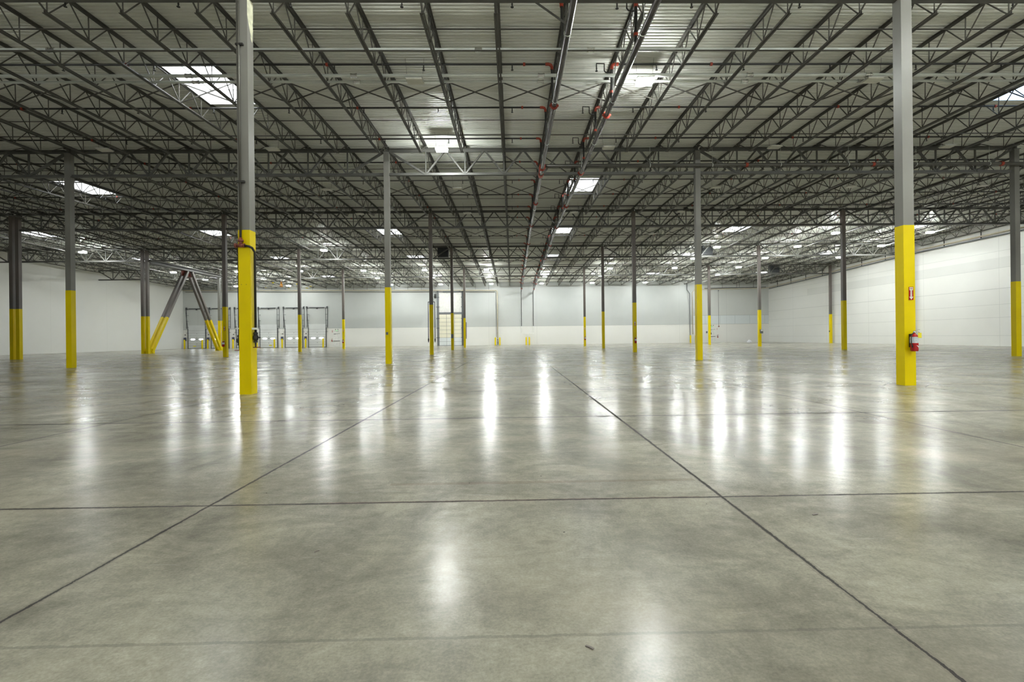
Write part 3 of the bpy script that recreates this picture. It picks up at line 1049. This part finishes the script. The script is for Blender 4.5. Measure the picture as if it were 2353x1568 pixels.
HM, LM, UM = housing(), lens(M_LENS, 'light_lens'), lens(M_DIM, 'light_lens_dark', 0.16)
WM = MB().tube([(-0.8, 0, 0.2), (-1.0, 0, 2.7)], 0.015, 4).tube([(0.8, 0, 0.2), (1.0, 0, 2.7)], 0.015, 4).mesh('hanger_wire', M_BLACK)


def light_fix(x, yv, lit, lab):
    t = thing('high_bay_light', lab, 'ceiling light', (x, yv, G(yv) - 2.05), None, 'high-bay lights')
    link('housing', HM, t)
    link('lens', LM if lit else UM, t)
    link('hanger_wire', WM, t)


for j in range(len(LY)):
    seen = [k for k in range(len(LX)) if ((j, k) in LIT or (j, k) in UNLIT) and in_view(LX[k], LY[j], G(LY[j]) - 2, 0)]
    for k in range(len(LX)):
        lit = (j, k) in LIT
        if not lit and (j, k) not in UNLIT:
            continue
        if k in seen:
            lab = '%s high-bay light in the %s row of lights, %s from the left' % ('glowing' if lit else 'unlit white', ordn(j + 1), ordn(seen.index(k) + 1))
        else:
            continue
        x = LX[k]
        light_fix(x, LY[j], lit, lab)
# same fixtures added out of view to brighten the near part of the hall
for jr, yv in enumerate((32.0, 11.5, -9.0, -29.5)):
    for kx, x in enumerate((-84.7, 14.7, 39.8, 66.2, 119.8) if jr % 2 else (-59.5, -10.2, 39.8, 66.2, 92.4)):
        light_fix(x, yv, True, 'glowing high-bay fill light added out of view, %s row back, %s from the left' % (ordn(jr + 1), ordn(kx + 1)))

# ------------------------------------------------------------------ fire extinguishers and signs
def extinguisher(x, y, z, s=1.0, lab=''):
    """y is the face it hangs on, z the bottom"""
    t = thing('fire_extinguisher', lab, 'fire extinguisher', (x, y - 0.36 * s, z), None, 'fire extinguishers')
    t.scale = (s, s, s)
    m = MB()
    m._lathe((0, 0, 0), [(0.21, 0.0), (0.25, 0.04), (0.255, 0.4), (0.255, 1.04), (0.225, 1.16), (0.15, 1.25), (0.08, 1.29), (0.08, 1.36)], 24)
    m.build('body', M_EXT, t, smooth=True)
    m = MB()
    m._lathe((0, 0, 0.62), [(0.259, 0.0), (0.259, 0.46)], 24)
    m.f = m.f[:-2]
    m.build('paper_label', M_LABEL, t, smooth=True)
    m = MB()
    m._lathe((0, 0, 1.34), [(0.07, 0), (0.09, 0.06), (0.06, 0.18)], 10)
    v = m.build('valve', M_CHROME, t)
    m = MB()
    m.bar((-0.05, 0, 1.50), (0.42, -0.02, 1.62), 0.06, 0.03, (0, 1, 0)).bar((0.0, 0, 1.44), (0.30, -0.02, 1.46), 0.06, 0.03, (0, 1, 0))
    m.bar((0.30, -0.02, 1.46), (0.50, -0.02, 1.30), 0.06, 0.03, (0, 1, 0))
    m.build('lever', M_CHROME, v)
    m = MB()
    m.tube([(-0.05, -0.08, 1.42), (-0.25, -0.1, 1.30), (-0.32, -0.1, 1.0), (-0.31, -0.1, 0.6), (-0.27, -0.14, 0.40), (-0.26, -0.15, 0.28)],
           [0.03, 0.03, 0.03, 0.035, 0.04, 0.045], 8)
    m.build('hose', M_RUBBER, t, smooth=True)
    if s >= 1.0:
        MB().box(0.04, 0.30, -0.31, -0.295, 1.00, 1.38).build('inspection_tag', M_TAG, t)
        # winged white emblem wrapped on the cylinder
        m = MB()
        wing = [(-0.26, 0.16, 0.17), (-0.18, 0.125, 0.17), (-0.08, 0.07, 0.145), (0.0, 0.0, 0.10), (0.08, 0.07, 0.145), (0.18, 0.125, 0.17), (0.26, 0.16, 0.17)]
        for a, lo, hi in wing:
            ang = -PI / 2 + 0.5 + a * 2.6
            for zz in (0.27 + lo, 0.27 + hi):
                m.v.append((0.259 * math.cos(ang), 0.259 * math.sin(ang), zz))
        for i in range(6):
            m.f.append((2 * i, 2 * i + 2, 2 * i + 3, 2 * i + 1))
        m.build('winged_emblem', M_WHITE, t)
    else:
        pass
    MB().box(-0.12, 0.12, 0.27, 0.36, 0.3, 1.3).build('wall_bracket', M_BLACK, t)
    return t


def text(body, size, mtl, parent, loc, rot=(PI / 2, 0, 0), name='lettering', ext=0.0015):
    c = bpy.data.curves.new(name, 'FONT')
    c.body = body
    c.size = size * FT
    c.extrude = ext
    c.align_x = 'CENTER'
    c.align_y = 'CENTER'
    c.materials.append(mtl)
    o = bpy.data.objects.new(name, c)
    col.objects.link(o)
    o.parent = parent
    o.location = [v * FT for v in loc]
    o.rotation_euler = rot
    bpy.context.view_layer.update()
    me = bpy.data.meshes.new_from_object(o.evaluated_get(bpy.context.evaluated_depsgraph_get()))
    bpy.data.objects.remove(o)
    o = link(name, me, parent, loc, rot)
    return o


def ext_sign(x, y, z, lab, s=1.0, full=False):
    """z centre; faces -y"""
    t = thing('arrow_sign', lab, 'sign', (x, y - 0.02, z), None, 'fire extinguisher arrow signs')
    t.scale = (s, 1, s)
    MB().box(-0.17, 0.17, -0.01, 0.012, -0.5, 0.5).build('panel', M_EXT, t)
    m = MB()
    m.prism([(-0.06, 0.24), (-0.06, -0.26), (-0.15, -0.26), (0.0, -0.47), (0.15, -0.26), (0.06, -0.26), (0.06, 0.24), (0.13, 0.24), (0.14, 0.46),
             (-0.14, 0.46), (-0.13, 0.24)], -0.018, -0.010)
    m.build('arrow', M_WHITE, t)
    if full:
        text('FIRE', 0.13, M_EXT, t, (0, -0.022, 0.35))
        for i, ch in enumerate('EXTINGUISHER'):
            text(ch, 0.052, M_EXT, t, (0, -0.022, 0.22 - i * 0.046))
    return t


fy = -CW - 0.012
extinguisher(30.21, ROWY[0] + fy, 2.62, 1.0, 'red fire extinguisher with yellow tag hanging on the nearest right column')
ext_sign(30.29, ROWY[0] + fy, 7.0, 'red and white FIRE arrow sign above the extinguisher on the nearest right column', 1.0, True)
for (r_, k, ex, ez, sz, a, b) in ((2, 1, 0.05, 2.2, 7.0, 'red extinguisher on the third-row column before the plain far wall', 'small red arrow sign on the third-row column before the plain far wall'),
                                  (2, -1, -0.1, 2.5, 6.9, 'red extinguisher on the third-row column by the slanted brace', 'small red arrow sign on the third-row column by the slanted brace'),
                                  (4, 1, 0.05, 2.5, 7.2, 'tiny red extinguisher on the farthest-row column in front of plain wall', 'tiny red sign on the farthest-row column in front of plain wall'),
                                  (4, -1, 0.0, 2.4, 7.5, 'tiny red extinguisher on the farthest-row column right of the dock doors', 'tiny red sign on the farthest-row column right of the dock doors')):
    extinguisher(COLX[k] + ex, ROWY[r_] + fy, ez, 0.98, a)
    ext_sign(COLX[k], ROWY[r_] + fy, sz, b)
extinguisher(-93.5, DW, 2.9, 0.98, 'tiny red extinguisher on the far wall between dock door and exit door')
ext_sign(-93.4, DW, 8.2, 'tiny red sign on the far wall left of the exit door by the docks', 1.2)
extinguisher(107.9, DW, 2.6, 0.98, 'tiny red extinguisher on the far wall right of the right exit door')
ext_sign(107.7, DW, 7.2, 'tiny red sign on the far wall right of the right exit door', 0.8)

# ------------------------------------------------------------------ dock doors on the far wall
DOCK = [(-167.0, -158.3), (-155.2, -146.5), (-142.4, -133.7), (-130.3, -121.6), (-117.4, -108.7), (-105.4, -96.7)]
DN = ['first', 'second', 'third', 'fourth', 'fifth', 'sixth']
for i, (a, b) in enumerate(DOCK):
    cx = (a + b) / 2
    w = (b - a) / 2
    t = structure(thing('door_%d' % (i + 1), 'white sectional dock door on the far wall, %s from the left corner' % DN[i], 'dock door', (cx, DW, 0)))
    hgt_ = 10.4
    m = MB()
    npan = 8
    for q in range(npan):
        z0, z1 = 0.15 + q * hgt_ / npan, 0.15 + (q + 1) * hgt_ / npan
        m.box(-w, w, -0.30, -0.12, z0 + 0.06, z1)
        m.box(-w, w, -0.34, -0.12, z0 + 0.06, z0 + 0.16)
    m.build('door_panels', M_DOOR, t)
    MB().box(-w, w, -0.2, -0.1, 0.0, hgt_ + 0.1).build('panel_gap', M_TRACK, t)
    MB().box(-w - 0.1, w + 0.1, -0.22, 0.0, hgt_ + 0.15, hgt_ + 1.6).build('header', M_DOOR, t)
    for q, wx_ in enumerate((-2.05, 2.1)):
        m = MB()
        pts = []
        for a_ in range(16):
            an = 2 * PI * a_ / 16
            pts.append((wx_ + 1.05 * math.copysign(abs(math.cos(an)) ** 0.6, math.cos(an)), 4.75 + 0.36 * math.copysign(abs(math.sin(an)) ** 0.8, math.sin(an))))
        m.prism(pts, -0.37, -0.30)
        m.build('window_pane', M_DWIN, t)
    MB().box(-0.35, 0.35, -0.42, -0.3, 4.65, 4.95).build('lock_handle', M_TRACK, t)
    m = MB()
    for zz in (2.3, 3.9, 5.6, 7.5):
        m.box(-0.12, 0.12, -0.40, -0.32, zz, zz + 0.25)
    m.build('hinge', M_TRACK, t)
    for sg in (-1, 1):
        m = MB()
        m.box(sg * (w + 0.15) - 0.14, sg * (w + 0.15) + 0.14, -0.5, 0.0, 0, 10.2)
        m.bar((sg * (w + 0.15), -0.5, 10.2), (sg * (w + 0.55), -1.5, 20.2), 0.16, 0.2, (1, 0, 0))
        m.bar((sg * (w + 0.95), -0.12, 10.2), (sg * (w + 0.95), -0.12, 21.3), 0.18, 0.18, (1, 0, 0))
        for zz in range(8, 21, 3):
            m.box(sg * (w + 0.05) - 0.2 if sg > 0 else -(w + 1.1), sg * (w + 1.1) if sg > 0 else -(w - 0.15), -0.35, -0.1, zz, zz + 0.13)
        m.build('track', M_TRACK, t)
    m = MB()
    m.tube([(-w + 0.6, -0.7, 20.5), (w - 0.6, -0.7, 20.5)], 0.24, 8)
    m.tube([(-w - 1.2, -0.7, 20.6), (w + 1.2, -0.7, 20.6)], 0.07, 6)
    m.box(-w - 1.05, -w - 0.6, -0.9, -0.0, 20.1, 21.1).box(w + 0.6, w + 1.05, -0.9, 0, 20.1, 21.1).box(-0.2, 0.2, -0.9, 0, 19.8, 20.4)
    m.build('spring_shaft', M_TRACK, t)
    if i in (0, 3):
        MB().box(-1.9 if i == 0 else 0.2, -0.5 if i == 0 else 1.6, -0.37, -0.34, 1.0, 1.45).build('yellow_decal', M_TAG, t)
    for j, bx in enumerate((a - 1.15, b - 0.9)):
        if i in (1, 2, 4) and j == 1 and i != 3:
            pass
        m = MB()
        m._lathe((bx, DW - 1.6, 0), [(0.36, 0.0), (0.36, 4.3), (0.28, 4.55), (0.1, 4.65)], 12)
        tag(m.build('bollard', M_YEL), 'yellow bollard at the %s side of the %s dock door' % (('left', 'right')[j], DN[i]), 'bollard', 'dock bollards')
    tt = thing('control_box', 'dark control box on the wall left of the %s dock door' % DN[i], 'control box', (a - 1.75, DW - 0.02, 4.9), None, 'dock control boxes')
    MB().box(-0.55, 0.55, -0.5, 0, -0.9, 0.8).build('case', M_NAVY, tt)
    MB().box(-0.08, 0.08, -0.15, 0, -4.9, -0.9).build('cable', M_BOXG, tt)
    m = MB()
    m.tube([(-0.3, -0.2, 1.9), (-0.1, -0.6, 2.3), (0.55, -0.9, 2.3)], 0.07, 6)
    m.build('lamp_arm', M_CREAM, tt)
    MB().box(0.45, 0.85, -1.2, -0.8, 2.0, 2.4).build('dock_lamp', M_BLACK, tt)

# tall cream door
t = structure(thing('door_7', 'tall cream sectional door between dark posts on the far wall', 'door', (-32.2, DW, 0)))
m, m2 = MB(), MB()
zs_ = [0.1 + q * 2.03 for q in range(9)]
for q in range(8):
    for a, b in ((-5.85, -2.1), (-1.95, 1.9), (2.05, 5.85)):
        (m2 if q < 2 else m).box(a, b, -0.35, -0.15, zs_[q] + 0.05, zs_[q + 1] - 0.05)
m.build('cream_panels', M_CDOOR, t)
m2.build('white_panels', M_WDOOR, t)
MB().box(-5.9, 5.9, -0.22, -0.1, 0, 16.4).build('panel_gap', M_BOXG, t)
MB().box(-6.0, 6.0, -0.5, -0.1, 16.4, 17.4).build('header', M_BOXG, t)
for a, b, mm in ((-6.95, -5.95, M_BOXG), (5.95, 7.0, M_TRACK)):
    m = MB()
    m.box(a, b, -0.6, 0, 0, 28.6)
    m.build('post', mm, t)
    m = MB()
    for zz in (4, 9, 14, 20, 25):
        m.box(a - 0.3, b + 0.3, -0.8, -0.6, zz, zz + 0.35)
    m.build('bracket', M_TRACK, t)
m = MB()
m.tube([(-3.6, -0.9, 28.0), (5.6, -0.9, 28.2)], 0.42, 10)
m.tube([(-6.6, -0.9, 28.1), (6.6, -0.9, 28.1)], 0.12, 8)
m.build('spring_drum', M_BOXG, t)
MB().box(-5.9, 5.9, -0.06, -0.02, 17.4, 27.6).build('white_surround', M_WHITE, t)
t = thing('chain_hoist', 'black chain hoist with hanging bundle left of the tall cream door', 'hoist', (-40.0, DW, 25.5))
m = MB()
m.tube([(0.2, -0.7, 2.3), (0.0, -0.7, 0.8)], 0.08, 6)
m._lathe((0, -0.7, -0.9), [(0.1, 0), (0.5, 0.3), (0.55, 1.2), (0.3, 1.7)], 8)
m.build('chain_bundle', M_BLACK, t)
MB().box(-0.5, 0.5, -0.3, 0, 1.0, 1.4).build('bracket', M_BLACK, t)

# man doors with exit signs
for i, (a, b, lab) in enumerate(((-92.8, -89.3, 'white exit door on the far wall right of the dock doors'),
                                 (103.4, 106.7, 'white exit door on the far wall near the right corner'))):
    t = structure(thing('door_%d' % (8 + i), lab, 'door', ((a + b) / 2, DW, 0)))
    w = (b - a) / 2
    MB().box(-w, w, -0.1, 0, 0.05, 7.0).build('leaf', M_WHITE, t)
    m = MB()
    m.box(-w - 0.12, -w, -0.14, 0, 0, 7.15).box(w, w + 0.12, -0.14, 0, 0, 7.15).box(-w, w, -0.14, 0, 7.03, 7.15)
    m.build('frame', M_GALV, t)
    MB().box(-w + 0.1, w - 0.1, -0.35, -0.1, 3.05, 3.3).build('push_bar', M_BOXG, t)
    m = MB()
    m.box(-w + 0.2, -w + 1.2, -0.35, -0.1, 6.6, 6.9).bar((-w + 1.0, -0.3, 6.85), (w - 0.1, -0.3, 7.0), 0.12, 0.12, (0, 1, 0))
    m.build('door_closer', M_BOXG, t)
    tt = thing('exit_sign', 'green EXIT sign with two lamp heads over the %s exit door' % ('left' if i == 0 else 'right'),
               'exit sign', ((a + b) / 2, DW, 8.5), None, 'exit signs')
    MB().box(-0.75, 0.75, -0.25, 0, -0.45, 0.35).build('sign_box', M_WHITE, tt)
    text('EXIT', 0.62, M_GREEN, tt, (0, -0.27, -0.05), ext=0.004)
    for sg in (-1, 1):
        MB()._lathe((sg * 0.62, -0.3, 0.4), [(0.1, 0), (0.24, 0.12), (0.24, 0.3), (0.1, 0.36)], 10).build('lamp_head', M_BOXG, tt)

# cream pipes along the far wall, to the right wall
t = thing('wall_pipe', 'cream pipe along the top of the far wall turning down to the floor between bollards', 'pipe', (-80, DW - 0.8, 29.2))
m = MB()
m.tube([(-169 + 80, 0, 0.75), (-40 + 80, 0, -0.35), (-8.6 + 80, 0, -0.7), (-7.9 + 80, 0, -0.9), (-7.65 + 80, 0, -1.5), (-7.65 + 80, 0, -28.0)], 0.27, 10)
m.build('pipe', M_CREAM, t, smooth=True)
m = MB()
m.tube([(-168 + 80, 0.1, -0.05), (-8.9 + 80, 0.1, -1.45)], 0.12, 8)
m.tube([(-8.35 + 80, 0.1, -1.6), (-8.35 + 80, 0.1, -25)], 0.1, 8)
m.build('thin_pipe', M_CROSS, t)
m = MB()
for xx_ in range(-166, -10, 7):
    m.bar((xx_ + 80, 0.1, 0.75 - (xx_ + 169) * 0.0088), (xx_ + 80, 0.1, 3.0), 0.1, 0.1)
m.build('pipe_hanger', M_BLACK, t)
m = MB()
m._lathe((-7.65 + 80, 0, -28.9), [(0.3, 0), (0.42, 0.3), (0.2, 0.8), (0.42, 1.3), (0.2, 1.8), (0.35, 2.4), (0.2, 3)], 10)
m.build('control_valve', M_BOXG, t)
t = thing('wall_pipe', 'cream and dark pipes along the right end of the far wall and its corner', 'pipe', (110, DW - 0.8, 28.3))
MB().tube([(-15.4, 0, -23.8), (-15.4, 0, -2.0), (-14.6, 0, -0.9), (-13.6, 0, -0.4), (22.8, 0, 0.0), (24.3, -1.2, 0.2)], 0.2, 8).build('pipe', M_CREAM, t, smooth=True)
MB().tube([(-16.8, 0.1, -25), (-16.8, 0.1, -2.4), (-18.2, 0.1, -0.4), (-18.2, 0.1, 2.9)], 0.17, 8).build('dark_pipe', M_BOXG, t)
MB().tube([(-9, 0.1, 0.25), (23.5, 0.1, 0.6)], 0.14, 8).build('thin_pipe', M_BLACK, t)
m = MB()
for xx_ in (-7, 0.5, 8, 9.5, 17):
    m.bar((xx_, 0.1, 0.4), (xx_, 0.1, 3.6), 0.1, 0.1)
m.build('pipe_hanger', M_BLACK, t)
t = thing('side_wall_pipe', 'cream pipe running high along the right side wall', 'pipe', (134.6, 180, 30.8))
MB().tube([(0, 254 - 180, -2.2), (0, 206 - 180, -0.8), (0, 160 - 180, 0.55), (0, 60 - 180, 0.9)], 0.22, 10).build('pipe', M_CREAM, t, smooth=True)
MB().tube([(0, 254 - 180, -2.9), (0, 206 - 180, -1.6), (0, 160 - 180, -0.2), (0, 60 - 180, 0.1)], 0.2, 10).build('dark_pipe', M_BOXG, t, smooth=True)
m = MB()
for yy_ in range(90, 250, 12):
    zz = 30.8 - 0.2
    m.box(-0.1, 0.1, yy_ - 180 - 0.08, yy_ - 180 + 0.08, -0.3 - max(0, (yy_ - 160)) * 0.028, 2.6 - max(0, yy_ - 160) * 0.02)
m.build('pipe_hanger', M_BLACK, t)

# bollards protecting the wall pipes
for x, d in ((-8.9, 'left of the cream pipe foot'), (-6.6, 'right of the cream pipe foot'), (7.1, 'left of the white drop pipe foot'), (8.75, 'right of the white drop pipe foot'),
             (92.9, 'left of the dark riser foot'), (95.6, 'right of the dark riser foot')):
    m = MB()
    m._lathe((x, DW - 1.9, 0), [(0.36, 0.0), (0.36, 3.7), (0.28, 3.95), (0.1, 4.05)], 12)
    tag(m.build('bollard', M_YEL), 'yellow bollard %s on the far wall' % d, 'bollard', 'pipe guard bollards')

# thin conduit with round bell, far wall right
t = thing('bell_conduit', 'thin vertical conduit with a round bell near the right exit door', 'conduit', (108.6, DW, 8.5))
MB().tube([(0, -0.12, 0.4), (0, -0.12, 18.6)], 0.07, 6).build('pipe', M_BOXG, t)
MB().tube([(0, -0.05, 0), (0, -0.35, 0)], 0.33, 12).build('bell', M_REDB, t)
MB().tube([(0, -0.05, 18.8), (0, -0.3, 18.8)], 0.25, 10).build('junction_box', M_BOXG, t)
t = tag(MB().box(101.8, 102.6, DW - 0.25, DW, 5.0, 6.0).build('thermostat_box', M_BOXG), 'small grey box on the far wall left of the right exit door', 'wall box')

# crumpled white plastic bag on the floor
m = MB()
rnd = random.Random(3)
nu, nv = 14, 8
for j in range(nv + 1):
    for i in range(nu):
        a = 2 * PI * i / nu
        p = PI / 2 * j / nv
        rr_ = (1.15 + 0.28 * math.sin(3 * a + 1) + 0.18 * rnd.uniform(-1, 1)) * math.cos(p) + 0.02
        m.v.append((rr_ * math.cos(a), rr_ * 0.7 * math.sin(a), 1.15 * math.sin(p) * (1 + 0.2 * math.sin(2 * a)) + 0.06 * rnd.uniform(-1, 1) * (j > 0)))
for j in range(nv):
    for i in range(nu):
        m.f.append((j * nu + i, j * nu + (i + 1) % nu, (j + 1) * nu + (i + 1) % nu, (j + 1) * nu + i))
m.f.append(tuple(reversed(range(nu))))
m.v = [(a, b, max(0.0, c_)) for a, b, c_ in m.v]
tag(m.build('plastic_bag', M_PLASTIC, None, (123.5, DW - 2.5, 0.0)), 'crumpled white plastic heap on the floor against the far wall', 'plastic bag')

# ------------------------------------------------------------------ ceiling fan
fx, fyy, fz = -97.0, 205.0, 26.75
t = thing('ceiling_fan', 'large ceiling fan with long silver blades and yellow tips before the docks', 'ceiling fan', (fx, fyy + 3, fz))
MB().tube([(0, 0, 1.6), (0, 0, G(fyy + 3) - fz - 1.95)], 0.16, 8).build('rod', M_GALV, t)
m = MB()
m._lathe((0, 0, -0.5), [(0.5, 0), (0.65, 0.2), (0.6, 1.0), (0.35, 1.3), (0.3, 2.3)], 14)
m.build('motor', M_ORANGE, t)
for q in range(8):
    a = 2 * PI * q / 8 + 0.18
    d = Vector((math.cos(a), math.sin(a), 0))
    bl = MB().bar(tuple(d * 0.6), tuple(d * 11.3 + Vector((0, 0, -0.15))), 0.55, 0.08, (-d.y, d.x, 0.15)).build('blade', M_FAN, t)
    MB().bar(tuple(d * 11.2 + Vector((0, 0, -0.1))), tuple(d * 12.1 + Vector((0, 0, 0.05))), 0.65, 0.22, (-d.y, d.x, 0.15)).build('tip', M_YEL, bl)

# ------------------------------------------------------------------ unit heaters
for i, (x, yv, lab) in enumerate(((-22.9, 165.2, 'dark unit heater hung from the roof left of centre, by the fourth-row girder'),
                                  (66.2, 165.4, 'dark unit heater hung from the roof right of centre'),
                                  (111.6, 206.6, 'dark unit heater hung near the far right corner'))):
    zc = G(yv) - 1.3
    t = thing('unit_heater', lab, 'heater', (x, yv, zc), None, 'unit heaters')
    m = MB()
    m.box(-1.8, 1.8, -1.2, 1.2, -1.7, 1.5)
    m.build('cabinet', M_HEAT, t)
    m = MB()
    for q in range(6):
        m.bar((-1.7, -1.25, -1.4 + q * 0.5), (1.7, -1.25, -1.4 + q * 0.5), 0.04, 0.22, (0, 1, 0.6))
    m.build('louvre', M_HEAT, t)
    m = MB()
    for sx_ in (-1.7, 1.7):
        m.tube([(sx_, 0, 1.5), (sx_, 0, 2.0)], 0.05, 5)
    m.build('hanger', M_BLACK, t)
    MB().tube([(1.8, 0.3, 0.6), (2.4, 0.3, 0.7), (2.4, 0.3, 1.9)], 0.2, 8).build('flue', M_GALV, t)

# ------------------------------------------------------------------ chips of debris on the floor
for i, (x, yv, s, a, lab) in enumerate(((6.67, 10.75, 0.075, 0.4, 'dark wood chip on the floor right of centre, beyond no joint'),
                                        (0.95, 6.3, 0.06, -0.7, 'small dark splinter near the bottom of the view'),
                                        (-3.75, 9.35, 0.05, 1.0, 'small dark fleck left of centre in front of the cross joint'))):
    m = MB()
    m.prism([(-s, 0.001), (s * 0.9, 0.001), (s, 0.012), (0, 0.02), (-s, 0.014)], -s * 0.25, s * 0.25)
    o = m.build('wood_chip', M_RUST, None, (x, yv, 0))
    o.rotation_euler = (0, 0, a)
    tag(o, lab.replace(', beyond no joint', ' just this side of the cross joint'), 'wood chip', 'chips of debris')

# ------------------------------------------------------------------ world and render look
w = bpy.data.worlds.new('sky_outside')
scn.world = w
w.use_nodes = True
nt = w.node_tree
bg = nt.nodes['Background']
st = nt.nodes.new('ShaderNodeTexSky')
st.sky_type = 'NISHITA'
st.sun_elevation = math.radians(40)
st.sun_disc = False
nt.links.new(st.outputs['Color'], bg.inputs['Color'])
bg.inputs['Strength'].default_value = 0.3

scn.view_settings.view_transform = 'Standard'
scn.view_settings.look = 'None'
scn.view_settings.gamma = 1.0
scn.view_settings.use_curve_mapping = False
scn.view_settings.exposure = 0.97
cy = scn.cycles
cy.max_bounces = 5
cy.diffuse_bounces = 4
cy.glossy_bounces = 2
cy.use_adaptive_sampling = True
cy.adaptive_threshold = 0.15
cy.adaptive_min_samples = 16
cy.transmission_bounces = 2
cy.sample_clamp_indirect = 6.0
cy.caustics_reflective = False
cy.caustics_refractive = False
cy.use_light_tree = True
